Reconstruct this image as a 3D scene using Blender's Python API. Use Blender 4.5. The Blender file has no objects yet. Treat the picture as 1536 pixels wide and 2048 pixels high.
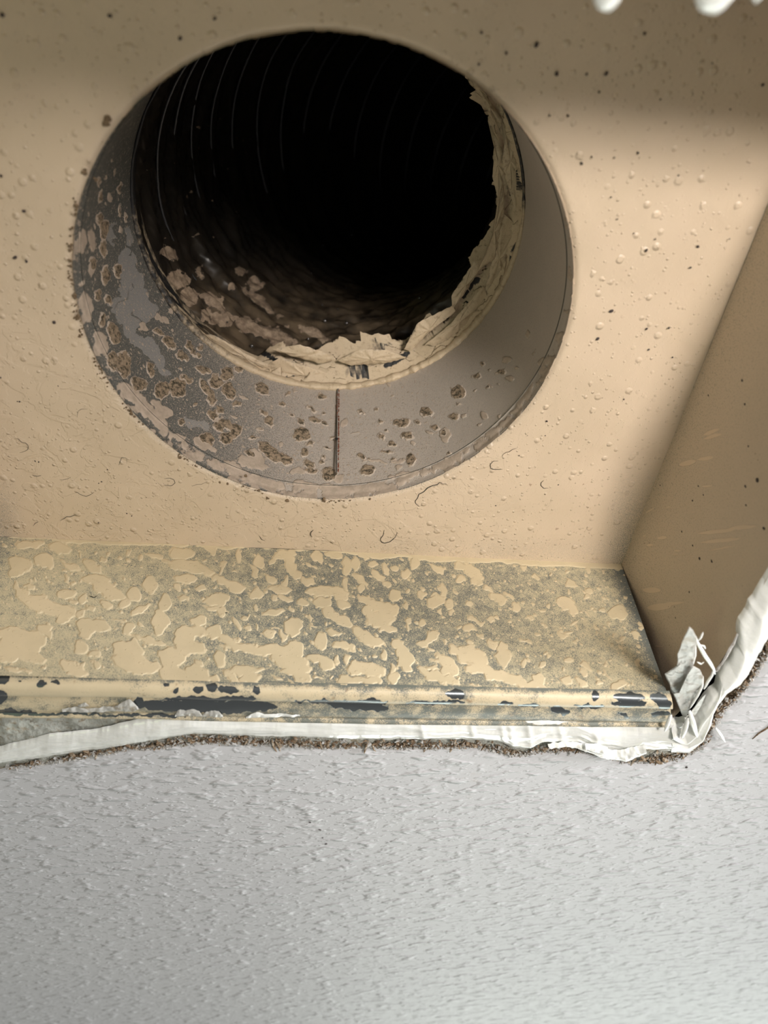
import bpy, math, random
import numpy as np
from mathutils import Matrix, Vector
C = bpy.context.scene.collection
rng = np.random.default_rng(7); random.seed(7)

# ------------------------------------------------------------------ camera
# surveyed frame: world X = along the ceiling to the right, Y = along the ceiling away
# from the duct's top, Z up.  The camera sits at (0, 0, ZC) looking up and forward.
F = 1602.1
ZCEIL = 2.4; WC = .2113; ZC = ZCEIL - WC
RX, RY, RZ = .7089, -.1218, .1284
def _rot(rx, ry, rz):
    cx, sx = math.cos(rx), math.sin(rx); cy, sy = math.cos(ry), math.sin(ry); cz, sz = math.cos(rz), math.sin(rz)
    return np.array([[cz,-sz,0],[sz,cz,0],[0,0,1]]) @ np.array([[1,0,0],[0,cx,-sx],[0,sx,cx]]) @ np.array([[cy,0,sy],[0,1,0],[-sy,0,cy]])
R = _rot(RX, RY, RZ)
cam = bpy.data.objects.new('camera', bpy.data.cameras.new('camera')); C.objects.link(cam)
cam.matrix_world = Matrix(((R[0][0], -R[1][0], -R[2][0], 0), (R[0][1], -R[1][1], -R[2][1], 0), (R[0][2], -R[1][2], -R[2][2], ZC), (0, 0, 0, 1)))
cam.data.sensor_fit = 'VERTICAL'; cam.data.sensor_height = 36; cam.data.lens = F / 2048 * 36
cam.data.clip_start = .01
cam.data.dof.use_dof = True; cam.data.dof.focus_distance = .40; cam.data.dof.aperture_fstop = 8.0
bpy.context.scene.camera = cam

# ------------------------------------------------------------------ light and exposure
world = bpy.data.worlds.new('room_light'); bpy.context.scene.world = world; world.use_nodes = True
bg = world.node_tree.nodes['Background']; bg.inputs[0].default_value = (1.0, .955, .92, 1); bg.inputs[1].default_value = .28
def area(name, pos, target, size, size_y, power, col):
    l = bpy.data.lights.new(name, 'AREA'); l.shape = 'RECTANGLE'; l.size = size; l.size_y = size_y; l.energy = power; l.color = col
    o = bpy.data.objects.new(name, l); C.objects.link(o); p = Vector((pos[0], pos[1], pos[2] + ZC)); t = Vector((target[0], target[1], target[2] + ZC))
    o.location = p; o.rotation_euler = (t - p).to_track_quat('-Z', 'Y').to_euler(); return o
lamp = area('room_lamp', (.285, -.29, -.25), (.14, .21, .28), .15, .13, .74, (1.0, .935, .88)); lamp.data.spread = math.radians(56)
area('room_window', (.62, 1.70, -.22), (.1, .6, .21), 1.1, .5, 12.0, (.92, 1.0, .92))
area('ceiling_fill', (1.25, -.22, -.05), (.2, .7, .21), .6, .22, 22.0, (.97, .98, 1.0))  # added lamp that brightens the ceiling, set low to miss the box
area('garden_window', (-.75, -.05, -.75), (-.05, .28, .25), .35, .30, .8, (.75, 1.0, .48))
vs = bpy.context.scene.view_settings
vs.view_transform = 'Standard'; vs.look = 'None'; vs.gamma = 1; vs.use_curve_mapping = False; vs.exposure = 0

# ------------------------------------------------------------------ numpy helpers
def proj(P):
    X = P @ R.T
    return 768 + F * X[..., 0] / X[..., 2], 1024 + F * X[..., 1] / X[..., 2]
def ray(px, py):
    return np.stack([(np.asarray(px, float) - 768) / F, (np.asarray(py, float) - 1024) / F, np.ones(np.shape(px))], -1) @ R
def hitw(px, py, w):
    d = ray(px, py); return d * (np.asarray(w) / d[..., 2])[..., None]
def hitv(px, py, v):
    d = ray(px, py); return d * (v / d[..., 1])[..., None]
_T = rng.random((16, 256, 256))
def vn(x, y, s=0):
    T = _T[s % 16]; xi = np.floor(x).astype(int); yi = np.floor(y).astype(int); fx = x - xi; fy = y - yi
    fx = fx * fx * (3 - 2 * fx); fy = fy * fy * (3 - 2 * fy); a = T[xi & 255, yi & 255]; b = T[(xi + 1) & 255, yi & 255]; c = T[xi & 255, (yi + 1) & 255]; d = T[(xi + 1) & 255, (yi + 1) & 255]
    return (a * (1 - fx) + b * fx) * (1 - fy) + (c * (1 - fx) + d * fx) * fy
def fbm(x, y, s=0, o=4):
    r = 0; a = .5; n = 0
    for k in range(o): r = r + a * vn(x * 2**k + 17.3 * k, y * 2**k + 9.1 * k, s + k); n += a; a *= .5
    return r / n - .5
def sm(a, b, x):
    t = np.clip((x - a) / (b - a), 0, 1); return t * t * (3 - 2 * t)
def blobs(px, py, sets, warp=2.2, wl=11., seed=3, lo=-8.):
    """union of splat shapes: positive inside, in picture-pixel sized units"""
    X = px + warp * 2.6 * (fbm(px / wl, py / wl, seed, 2) + .22 * fbm(px / wl * 2.7, py / wl * 2.7, seed + 2, 2)); Y = py + warp * 2.6 * (fbm(px / wl + 50, py / wl, seed + 5, 2) + .22 * fbm(px / wl * 2.7 + 9, py / wl * 2.7, seed + 3, 2))
    f = np.full(px.shape, lo)
    for (ox, oy, sc, L) in sets:
        for b in L:
            cx, cy, rx, ry = b[:4]; a = math.radians(b[4]) if len(b) > 4 else 0
            cx = ox + cx / sc; cy = oy + cy / sc; rx /= sc; ry /= sc; m = max(rx, ry) + 10
            k = (np.abs(X - cx) < m) & (np.abs(Y - cy) < m)
            if not k.any(): continue
            x = X[k] - cx; y = Y[k] - cy; u = x * math.cos(a) + y * math.sin(a); v = -x * math.sin(a) + y * math.cos(a)
            f[k] = np.maximum(f[k], (1 - np.sqrt((u / rx)**2 + (v / ry)**2)) * min(rx, ry))
    return f

# ------------------------------------------------------------------ object helpers
def W(P):
    P = np.array(P, float); P[..., 2] += ZC; return P
def thing(name, label, cat, loc, group=None):
    o = bpy.data.objects.new(name, None); C.objects.link(o); o.location = Vector((loc[0], loc[1], loc[2] + ZC)); o.empty_display_size = .02
    o['label'] = label; o['category'] = cat
    if group: o['group'] = group
    return o
def link(name, me, mat, parent=None, label=None, kind=None):
    o = bpy.data.objects.new(name, me); C.objects.link(o)
    if mat: me.materials.append(mat)
    if parent:
        o.parent = parent
        p = parent; m = Matrix.Identity(4)
        while p: m = Matrix.Translation(p.location) @ m; p = p.parent
        o.matrix_parent_inverse = m.inverted() if parent.parent is None else Matrix.Identity(4)
    if label: o['label'] = label
    if kind: o['kind'] = kind
    return o
def mesh(name, V, Fc, attrs=None, smooth=True, keep=None):
    V = np.ascontiguousarray(W(V), dtype=np.float32).reshape(-1, 3); Fc = np.ascontiguousarray(Fc, dtype=np.int32); n = Fc.shape[1]
    me = bpy.data.meshes.new(name); me.vertices.add(len(V)); me.vertices.foreach_set('co', V.ravel())
    me.loops.add(Fc.size); me.loops.foreach_set('vertex_index', Fc.ravel()); me.polygons.add(len(Fc))
    me.polygons.foreach_set('loop_start', np.arange(0, Fc.size, n, dtype=np.int32))
    me.polygons.foreach_set('use_smooth', np.full(len(Fc), smooth))
    for k, a in (attrs or {}).items():
        at = me.attributes.new(k, 'FLOAT', 'POINT'); at.data.foreach_set('value', np.ascontiguousarray(a, dtype=np.float32).ravel())
    me.update(calc_edges=True); me.validate(); return me
def gridf(n, m, wrap=False, flip=False):
    i, j = np.meshgrid(np.arange(n if wrap else n - 1), np.arange(m - 1), indexing='ij'); i2 = (i + 1) % n
    q = np.stack([i * m + j, i2 * m + j, i2 * m + j + 1, i * m + j + 1], -1).reshape(-1, 4)
    return q[:, ::-1] if flip else q
def grid(name, P, mat, parent=None, attrs=None, wrap=False, flip=False, label=None, kind=None, smooth=True):
    n, m = P.shape[:2]; Q = P if not wrap else np.concatenate([P, P[:1]]); a_ = Q[1:, :-1] - Q[:-1, :-1]; b_ = Q[:-1, 1:] - Q[:-1, :-1]; nn = np.cross(a_, b_)
    flip = ((nn * -Q[:-1, :-1]).sum(-1) > 0).mean() < .5       # faces look into the room
    return link(name, mesh(name, P.reshape(-1, 3), gridf(n, m, wrap, flip), attrs, smooth), mat, parent, label, kind)
def resample(pts, n):
    p = np.array(pts, float); s = np.r_[0, np.cumsum(np.linalg.norm(np.diff(p, axis=0), axis=1))]; t = np.linspace(0, s[-1], n)
    return np.stack([np.interp(t, s, p[:, k]) for k in range(p.shape[1])], -1)
def tube(pts, rad, seg=8, n=None, taper=True):
    p = np.array(pts, float)
    if n: p = resample(p, n)
    n = len(p); T = np.gradient(p, axis=0); T /= np.linalg.norm(T, axis=1)[:, None] + 1e-12
    N = np.cross(T, [.13, .21, 1.]); N /= np.linalg.norm(N, axis=1)[:, None] + 1e-12; B = np.cross(T, N); a = np.linspace(0, 2 * np.pi, seg, endpoint=False)
    r = np.broadcast_to(rad, (n,)) * (np.sin(np.linspace(.12, np.pi - .12, n))**.5 if taper else 1)
    P = p[:, None] + r[:, None, None] * (N[:, None] * np.cos(a)[None, :, None] + B[:, None] * np.sin(a)[None, :, None])
    i, j = np.meshgrid(np.arange(n - 1), np.arange(seg), indexing='ij'); j2 = (j + 1) % seg
    return P.reshape(-1, 3), np.stack([i * seg + j, i * seg + j2, (i + 1) * seg + j2, (i + 1) * seg + j], -1).reshape(-1, 4)
def join(parts):
    V = []; Q = []; o = 0
    for v, f in parts: V.append(v); Q.append(f + o); o += len(v)
    return np.concatenate(V), np.concatenate(Q)
# a small faceted lump (20 + 12 points) used for crumbs, specks and drops
def _ico():
    import bmesh
    bm = bmesh.new(); bmesh.ops.create_icosphere(bm, subdivisions=2, radius=1); v = np.array([x.co[:] for x in bm.verts]); f = np.array([[l.index for l in q.verts] for q in bm.faces]); bm.free(); return v, f
ICO = _ico()
def crumb(c, r, seed=0):
    g = np.random.default_rng(seed); v = g.normal(size=(9, 3)); v /= np.linalg.norm(v, axis=1)[:, None]; k = np.array([g.uniform(.5, 2.0), g.uniform(.5, 1.3), g.uniform(.3, .9)]); v = v * g.uniform(.6, 1.2, (9, 1)) * k
    q, _ = np.linalg.qr(g.normal(size=(3, 3))); v = v @ q.T
    from mathutils import Vector as _V
    import bmesh
    bm = bmesh.new(); [bm.verts.new(x) for x in v]; h = bmesh.ops.convex_hull(bm, input=bm.verts); bm.verts.index_update(); loose = [x for x in bm.verts if not x.link_faces]; bmesh.ops.delete(bm, geom=loose, context='VERTS'); bm.verts.index_update()
    V = np.array([x.co[:] for x in bm.verts]); Fc = np.array([[l.index for l in f.verts] for f in bm.faces if len(f.verts) == 3]); bm.free(); return V, Fc
CRUMBS = [crumb(0, 1, i) for i in range(40)]
def shard(c, r, seed): v, f = CRUMBS[seed % 40]; return np.asarray(c) + v * r, f
def lump(c, r, flat=(1, 1, 1), rough=.35, seed=0):
    g = np.random.default_rng(seed); v, f = ICO
    q = g.normal(size=(6, 3)); d = 1 + rough * sum(np.sin(v @ (q[k] * 2.2) + k) for k in range(6)) / 4
    return np.asarray(c) + v * d[:, None] * r * np.array(flat), f

# ------------------------------------------------------------------ materials
class M:
    def __init__(s, name, rough=.6, metal=0, spec=.5):
        s.m = bpy.data.materials.new(name); s.m.use_nodes = True; s.t = s.m.node_tree; s.b = s.t.nodes['Principled BSDF']
        s.b.inputs['Roughness'].default_value = rough; s.b.inputs['Metallic'].default_value = metal; s.b.inputs['Specular IOR Level'].default_value = spec
        s.geo = s.t.nodes.new('ShaderNodeTexCoord').outputs['Object']
    def set(s, k, v):
        i = s.b.inputs[k]
        if hasattr(v, 'is_linked') or hasattr(v, 'node'): s.t.links.new(v, i)
        else: i.default_value = v
    def _in(s, i, v):
        if hasattr(v, 'node'): s.t.links.new(v, i)
        else: i.default_value = v
    def math(s, op, a, b=0., c=None, clamp=False):
        n = s.t.nodes.new('ShaderNodeMath'); n.operation = op; n.use_clamp = clamp; s._in(n.inputs[0], a); s._in(n.inputs[1], b)
        if c is not None: s._in(n.inputs[2], c)
        return n.outputs[0]
    def attr(s, name):
        n = s.t.nodes.new('ShaderNodeAttribute'); n.attribute_name = name; return n.outputs['Fac']
    def mapv(s, sc=(1, 1, 1), rot=(0, 0, 0)):
        n = s.t.nodes.new('ShaderNodeMapping'); s.t.links.new(s.geo, n.inputs[0]); n.inputs['Scale'].default_value = sc; n.inputs['Rotation'].default_value = rot; return n.outputs[0]
    def vrot(s, sc, ang):
        r = s.mapv((1, 1, 1), (0, 0, ang)); n = s.t.nodes.new('ShaderNodeMapping'); s.t.links.new(r, n.inputs[0]); n.inputs['Scale'].default_value = sc; return n.outputs[0]
    def noise(s, scale, det=2, rough=.5, vec=None, dist=0):
        n = s.t.nodes.new('ShaderNodeTexNoise'); s.t.links.new(vec or s.geo, n.inputs['Vector']); n.inputs['Scale'].default_value = scale; n.inputs['Detail'].default_value = det
        n.inputs['Roughness'].default_value = rough; n.inputs['Distortion'].default_value = dist; return n.outputs['Fac']
    def voro(s, scale, vec=None, feature='F1', rand=1):
        n = s.t.nodes.new('ShaderNodeTexVoronoi'); n.feature = feature; s.t.links.new(vec or s.geo, n.inputs['Vector']); n.inputs['Scale'].default_value = scale; n.inputs['Randomness'].default_value = rand; return n.outputs
    def step(s, a, b, x, lo=0., hi=1.):
        n = s.t.nodes.new('ShaderNodeMapRange'); n.interpolation_type = 'SMOOTHSTEP'; s._in(n.inputs[0], x); n.inputs[1].default_value = a; n.inputs[2].default_value = b; n.inputs[3].default_value = lo; n.inputs[4].default_value = hi; return n.outputs[0]
    def mix(s, f, a, b):
        n = s.t.nodes.new('ShaderNodeMix'); n.data_type = 'RGBA'; s._in(n.inputs[0], f)
        for i, v in ((6, a), (7, b)):
            if hasattr(v, 'node'): s.t.links.new(v, n.inputs[i])
            else: n.inputs[i].default_value = (*v, 1)
        return n.outputs[2]
    def mixf(s, f, a, b):
        n = s.t.nodes.new('ShaderNodeMix'); n.data_type = 'FLOAT'; s._in(n.inputs[0], f); s._in(n.inputs[2], a); s._in(n.inputs[3], b); return n.outputs[0]
    def color(s, c):
        if hasattr(c, 'node'): s.t.links.new(c, s.b.inputs['Base Color'])
        else: s.b.inputs['Base Color'].default_value = (*c, 1)
    def bump(s, h, dist=.001, strength=1.):
        n = s.t.nodes.new('ShaderNodeBump'); s.t.links.new(h, n.inputs['Height']); n.inputs['Distance'].default_value = dist; n.inputs['Strength'].default_value = strength
        s.t.links.new(n.outputs[0], s.b.inputs['Normal'])
    def spots(s, scale, rmin, rmax, soft, vec=None, keep=.5):
        """random round drops: one per voronoi cell, radius random, some cells empty"""
        v = s.voro(scale, vec); n = s.t.nodes.new('ShaderNodeSeparateColor'); s.t.links.new(v['Color'], n.inputs[0])
        rad = s.math('MULTIPLY_ADD', s.math('POWER', n.outputs[0], 2.5), rmax - rmin, rmin)
        on = s.math('LESS_THAN', n.outputs[1], keep)
        d = s.math('DIVIDE', s.math('SUBTRACT', rad, v['Distance']), soft, clamp=True)
        return s.math('MULTIPLY', d, on)

def painted(name, grime=.0, film=True):
    """sprayed tan paint: thick film where attribute film > 0, mist over galvanised metal elsewhere (attribute mist = coverage)"""
    m = M(name, rough=.42)
    f = m.attr('film'); mist = m.attr('mist')
    fw = m.math('ADD', f, m.math('MULTIPLY', m.math('SUBTRACT', m.noise(1100, 2), .5), 1.6))
    core = m.step(-.35, .35, fw)
    drops = m.spots(420, .06, .34, .06, keep=.8); d2 = m.spots(900, .08, .34, .09, keep=.75)
    dd = m.math('MAXIMUM', drops, d2)
    full = m.math('MAXIMUM', core, dd)
    grain = m.noise(2300, 3, .75)
    th = m.step(-.10, .10, m.math('SUBTRACT', m.math('ADD', grain, m.math('MULTIPLY', m.math('SUBTRACT', m.noise(260, 3), .5), .30)), m.math('SUBTRACT', 1.0, mist)))
    metal = m.mix(m.noise(500, 2), (.10, .115, .105), (.17, .185, .175))
    dusty = m.mix(th, metal, m.mix(m.noise(150, 2), (.50, .44, .29), (.58, .51, .34)))
    tone = m.mix(m.step(.35, .68, m.noise(45, 4, .6)), (.56, .472, .31), (.62, .52, .345))
    tone = m.mix(m.math('MULTIPLY', m.step(.62, .80, m.noise(90, 5, .7)), m.attr('grime')), tone, (.30, .205, .12))
    m.color(m.mix(full, dusty, tone))
    m.set('Roughness', m.mixf(full, .55, .40))
    h = m.math('ADD', m.math('MULTIPLY', m.step(-.6, 2.2, fw), .22), m.math('MULTIPLY', dd, .10))
    h = m.math('ADD', h, m.math('MULTIPLY', m.math('MULTIPLY', grain, m.math('SUBTRACT', 1.0, full)), .10))
    h = m.math('ADD', h, m.math('MULTIPLY', m.noise(300, 3), .03))
    m.bump(h, .001, 1.); return m.m
mat_wall = painted('misted_tan_paint')

def panel_paint():
    m = M('sprayed_tan_paint', rough=.42)
    vec = m.mapv((1, 1, 1)); 
    lay = m.noise(75, 4, .55, dist=.6)                       # overlapping lobes of wet paint
    lob = m.voro(120, None, 'SMOOTH_F1')['Distance']
    drops = m.spots(230, .10, .46, .20, keep=.85); d2 = m.spots(520, .10, .42, .20, keep=.8); d3 = m.spots(1000, .12, .40, .2, keep=.7)
    lf = m.attr('lobes')
    t1 = m.step(.46, .50, lay); t2 = m.step(.55, .58, m.noise(48, 5, .6, dist=.9))
    h = m.math('ADD', m.math('MULTIPLY', drops, .50), m.math('MULTIPLY', d2, .30)); h = m.math('ADD', h, m.math('MULTIPLY', d3, .12))
    h = m.math('ADD', h, m.math('MULTIPLY', m.math('MULTIPLY', m.math('ADD', t1, t2), lf), .14))
    h = m.math('ADD', h, m.math('MULTIPLY', m.noise(1300, 2), .035)); h = m.math('ADD', h, m.math('MULTIPLY', m.noise(200, 3), .10))
    base = m.mix(m.step(.3, .7, m.noise(22, 4)), (.565, .45, .32), (.61, .485, .35))
    pits = m.step(.74, .80, m.noise(330, 2, .5)); base = m.mix(m.math('MULTIPLY', pits, .75), base, (.30, .20, .13))
    stain = m.math('MULTIPLY', m.step(.60, .78, m.noise(60, 5, .65)), m.attr('grime')); base = m.mix(stain, base, (.36, .26, .17))
    fine = m.math('MULTIPLY', m.step(.44, .60, m.noise(2300, 2, .7)), m.attr('bare_shade'))
    base = m.mix(fine, base, (.16, .175, .16)); m.color(base); m.bump(h, .001, 1.); return m.m
mat_panel = panel_paint()

def side_paint():
    m = M('streaked_tan_paint', rough=.42)
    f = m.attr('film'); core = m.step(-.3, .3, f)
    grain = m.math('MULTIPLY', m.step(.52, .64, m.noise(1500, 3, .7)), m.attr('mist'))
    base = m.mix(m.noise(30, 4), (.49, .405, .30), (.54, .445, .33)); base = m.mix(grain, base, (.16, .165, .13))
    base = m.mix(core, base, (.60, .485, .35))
    sp = m.spots(260, .03, .13, .05, keep=.35); base = m.mix(m.math('MULTIPLY', sp, .8), base, (.20, .125, .09))
    m.color(base); h = m.math('ADD', m.math('MULTIPLY', core, .15), m.math('MULTIPLY', m.noise(120, 4, .5, m.mapv((1, 1, .25))), .35)); m.bump(h, .001, .8); return m.m
mat_side = side_paint()

def collar_mat():
    m = M('galvanised_collar_with_overspray', rough=.55)
    pale = m.attr('film'); dirt = m.attr('dirt'); blot = m.attr('blot'); mist = m.attr('mist')
    jit = m.math('MULTIPLY', m.math('SUBTRACT', m.noise(1300, 3, .6), .5), 2.4)
    fp = m.step(-.4, .4, m.math('ADD', pale, jit)); fd = m.math('ADD', dirt, jit); rim = m.step(-1.3, -.7, fd); core = m.step(.1, .9, m.math('ADD', fd, m.math('MULTIPLY', m.math('SUBTRACT', m.noise(480, 4, .75), .5), 7.0)))
    fb = m.step(-.3, .3, m.math('ADD', blot, m.math('MULTIPLY', m.math('SUBTRACT', m.noise(420, 4, .7), .5), 7.0)))
    grain = m.noise(2100, 3, .75)
    th = m.step(-.16, .16, m.math('SUBTRACT', grain, m.math('SUBTRACT', 1.0, mist)))
    metal = m.mix(m.noise(300, 3), (.080, .084, .076), (.125, .130, .118))
    metal = m.mix(fb, metal, m.mix(m.noise(600, 3, .7), (.235, .235, .228), (.32, .31, .295)))
    base = m.mix(th, metal, m.mix(m.noise(90, 2), (.49, .43, .37), (.55, .48, .41)))
    drops = m.math('MAXIMUM', m.math('MAXIMUM', m.spots(430, .12, .42, .05, keep=.55), m.spots(1500, .18, .44, .12, keep=.6)), m.spots(850, .16, .44, .09, keep=.65)); drops = m.math('MULTIPLY', drops, m.attr('drops'))
    light = m.mix(m.step(.35, .65, m.noise(300, 4, .7)), (.44, .36, .28), (.57, .465, .37))
    base = m.mix(drops, base, light); base = m.mix(fp, base, light); base = m.mix(rim, base, (.60, .50, .405))
    br = m.mix(m.step(.40, .58, m.noise(480, 5, .75)), (.070, .058, .038), (.40, .305, .21))
    base = m.mix(core, base, br)
    m.color(base)
    h = m.math('ADD', m.math('MULTIPLY', m.math('MAXIMUM', m.math('MAXIMUM', fp, rim), m.math('MULTIPLY', drops, .6)), .30), m.math('MULTIPLY', fb, .07))
    h = m.math('ADD', h, m.math('MULTIPLY', m.math('MULTIPLY', core, m.noise(520, 4, .7)), .45)); h = m.math('ADD', h, m.math('MULTIPLY', grain, .07))
    m.bump(h, .001, 1.); return m.m
mat_collar = collar_mat()

def lip_mat():
    m = M('chipped_paint_over_metal')
    f = m.math('ADD', m.attr('chip'), m.math('MULTIPLY', m.math('SUBTRACT', m.noise(600, 3, .6), .5), 3.2)); ch = m.step(-.25, .25, f)
    grain = m.noise(2300, 3, .75); mist = m.attr('mist')
    th = m.step(-.12, .12, m.math('SUBTRACT', m.math('ADD', grain, m.math('MULTIPLY', m.math('SUBTRACT', m.noise(140, 4, .6), .5), .9)), m.math('SUBTRACT', 1.0, mist)))
    tan = m.mix(m.noise(60, 4), (.51, .425, .28), (.60, .495, .325)); tan = m.mix(m.step(.60, .72, m.noise(150, 4, .7)), tan, (.33, .23, .13))
    base = m.mix(th, (.13, .14, .12), tan); base = m.mix(ch, base, (.135, .15, .155))
    m.color(base); m.set('Metallic', m.mixf(ch, 0., .85)); m.set('Roughness', m.mixf(ch, .5, .27))
    m.bump(m.math('ADD', m.math('MULTIPLY', m.math('SUBTRACT', 1.0, ch), .25), m.math('MULTIPLY', m.math('MULTIPLY', m.math('SUBTRACT', 1.0, ch), m.noise(700, 3)), .12)), .001, .8); return m.m
mat_lip = lip_mat()

def ceiling_paint():
    m = M('textured_grey_ceiling_paint', rough=.55, spec=.4)
    v = m.vrot((.42, 1.0, 1.0), math.radians(11))
    a = m.noise(190, 2, .45, v, .15); b = m.noise(430, 2, .5, v, .2); c = m.noise(60, 3, .5, v)
    h = m.math('ADD', m.math('MULTIPLY', m.step(.50, .74, a), 1.5), m.math('MULTIPLY', m.step(.52, .76, b), .6)); h = m.math('ADD', h, m.math('MULTIPLY', c, .5))
    h = m.math('ADD', h, m.math('MULTIPLY', m.noise(1500, 2), .05))
    h = m.math('MULTIPLY', h, .72)
    base = m.mix(m.noise(9, 3), (.485, .478, .492), (.515, .510, .514))
    base = m.mix(m.math('MULTIPLY', m.step(.64, .78, m.noise(26, 5, .7)), m.attr('smudge')), base, (.42, .33, .25))
    m.color(base); m.bump(h, .001, .9); return m.m
mat_ceiling = ceiling_paint()

def crumb_mat(name, white, brown, sc=420, bias=.5):
    m = M(name, rough=.9, spec=.2); n = m.noise(sc, 5, .75); g = m.step(bias - .07, bias + .07, n)
    base = m.mix(g, brown, white); base = m.mix(m.step(.6, .75, m.noise(sc * .6, 4, .7)), base, tuple(x * .45 for x in brown)); m.color(base)
    m.bump(m.noise(1100, 5, .8), .0016, 1.); return m.m
mat_crumb = crumb_mat('torn_paper_and_gypsum', (.66, .58, .47), (.34, .235, .145), 520, .54)
mat_paper = crumb_mat('brown_drywall_paper', (.50, .39, .27), (.25, .16, .095), 380, .55)
mat_white_crumb = crumb_mat('white_paint_flake', (.74, .72, .69), (.58, .52, .45), 300, .42)
mat_gypsum = crumb_mat('broken_gypsum', (.68, .69, .62), (.52, .45, .33), 260, .43)

def caulk_mat():
    m = M('white_caulk', rough=.10, spec=.7); v = m.mapv((.12, 1, 1), (0, 0, math.radians(2)))
    st = m.noise(420, 3, .6, v); base = m.mix(m.noise(70, 3), (.72, .725, .68), (.78, .785, .75))
    m.color(base); m.b.inputs['Subsurface Weight'].default_value = .12; m.b.inputs['Subsurface Radius'].default_value = (.003, .003, .002); m.b.inputs['Subsurface Scale'].default_value = 1.
    m.bump(m.math('ADD', m.math('MULTIPLY', st, .35), m.math('MULTIPLY', m.noise(150, 3), .5)), .001, .55); return m.m
mat_caulk = caulk_mat()
def film_mat():
    m = M('dried_caulk_film', rough=.35); base = m.mix(m.step(.52, .66, m.noise(190, 4, .6)), (.50, .49, .455), (.36, .315, .25)); m.color(base)
    m.b.inputs['Transmission Weight'].default_value = .12; m.bump(m.noise(260, 3), .001, .8); return m.m
mat_film = film_mat()
def liner_mat():
    m = M('black_plastic_duct_film', rough=.32, spec=.5); d = m.attr('dust')
    f = m.step(-.5, .5, m.math('ADD', d, m.math('MULTIPLY', m.math('SUBTRACT', m.noise(170, 5, .75), .5), 20.0)))
    base = m.mix(m.noise(60, 4, .6), (.006, .006, .006), (.022, .018, .014))
    base = m.mix(m.math('MULTIPLY', m.attr('low_brown'), m.step(.2, .8, m.noise(70, 3, .6))), base, (.12, .088, .056))
    tan = m.mix(m.step(.35, .7, m.noise(260, 4, .7)), (.17, .12, .08), (.36, .27, .185)); base = m.mix(f, base, tan)
    m.color(base); m.set('Roughness', m.mixf(f, .28, .75)); m.bump(m.math('ADD', m.math('MULTIPLY', m.noise(70, 2, .5), .4), m.math('MULTIPLY', f, .3)), .001, .6); return m.m
mat_liner = liner_mat()
def fold_mat():
    m = M('soiled_kraft_foil', rough=.5); c = m.attr('foil_dark')
    base = m.mix(m.noise(120, 4, .6), (.47, .37, .245), (.60, .475, .325)); base = m.mix(m.math('MULTIPLY', m.step(.50, .72, m.noise(330, 5, .75)), .7), base, (.24, .165, .095))
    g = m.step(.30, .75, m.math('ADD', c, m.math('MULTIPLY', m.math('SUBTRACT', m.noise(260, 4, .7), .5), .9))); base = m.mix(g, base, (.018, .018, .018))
    m.color(base); m.bump(m.noise(500, 4, .7), .0006, .7); return m.m
mat_fold = fold_mat()
def plain(name, c, rough=.6, metal=0., sc=300, var=.25, bump=.3):
    m = M(name, rough, metal); m.color(m.mix(m.noise(sc, 4, .6), tuple(x * (1 - var) for x in c), tuple(min(1, x * (1 + var)) for x in c))); m.bump(m.noise(sc * 2, 3), .0006, bump); return m.m
mat_speck = plain('dark_rust_speck', (.045, .032, .030), .7)
mat_debris = plain('brown_duct_debris', (.17, .115, .065), .9, 0, 600, .5, 1.)
mat_crack = plain('cracked_paint_edge', (.045, .042, .030), .8)
mat_rust = plain('rusted_seam', (.22, .075, .04), .85, 0, 700, .6, 1.)
mat_dark = plain('void_black', (.012, .011, .010), .9)
mat_outer = plain('galvanised_sheet', (.25, .26, .26), .4, .7)
def wirem():
    m = M('plastic_coated_wire', rough=.30, spec=.8); m.color((.03, .03, .032)); m.bump(m.noise(300, 2), .0006, .5); return m.m
mat_wire = wirem()
def water():
    m = M('water', rough=.03, spec=1.); m.color((.05, .045, .04)); m.b.inputs['Coat Weight'].default_value = 1.; m.b.inputs['Coat Roughness'].default_value = .02; m.bump(m.noise(900, 1), .0003, .2); return m.m
mat_water = water()

# ================================================================== SETTING
WB = .3007; VB = .2885; UR = .1676; CU, CV, CR = .0033, .1537, .1; WE = .3985; VT = .0187; UL = -.175
LIPV = .2821
edge_px = [(-160,1562),(0,1540),(60,1530),(130,1521),(200,1508),(270,1496),(285,1500),(330,1494),(400,1486),(470,1487),(560,1492),(640,1497),(720,1494),(800,1497),(900,1496),(960,1494),(1005,1508),(1040,1511),(1085,1503),(1150,1503),(1200,1508),(1255,1524),(1300,1526),(1340,1521),(1378,1510),(1410,1492),(1432,1452),(1446,1425),(1472,1402),(1492,1378),(1514,1347),(1536,1312),(1600,1200)]
E0 = hitw(*np.array(edge_px, float).T, WC)[:, :2]
loop = list(map(tuple, E0)) + [(.222, .20), (.2215, .10), (.220, .012), (.16, .0105), (.05, .012), (-.06, .0195), (-.12, .022), (-.21, .024), (-.212, .20)]
loop = resample(loop + [loop[0]], 1500)[:-1]
ang = np.arctan2(loop[:, 1] - .17, loop[:, 0] - 0.)
jit = .0011 * 2 * fbm(loop[:, 0] * 420, loop[:, 1] * 420, 1, 3) + .0012 * fbm(loop[:, 0] * 90, loop[:, 1] * 90, 4, 2)
loop = loop + jit[:, None] * np.stack([np.cos(ang), np.sin(ang)], -1)
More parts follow.
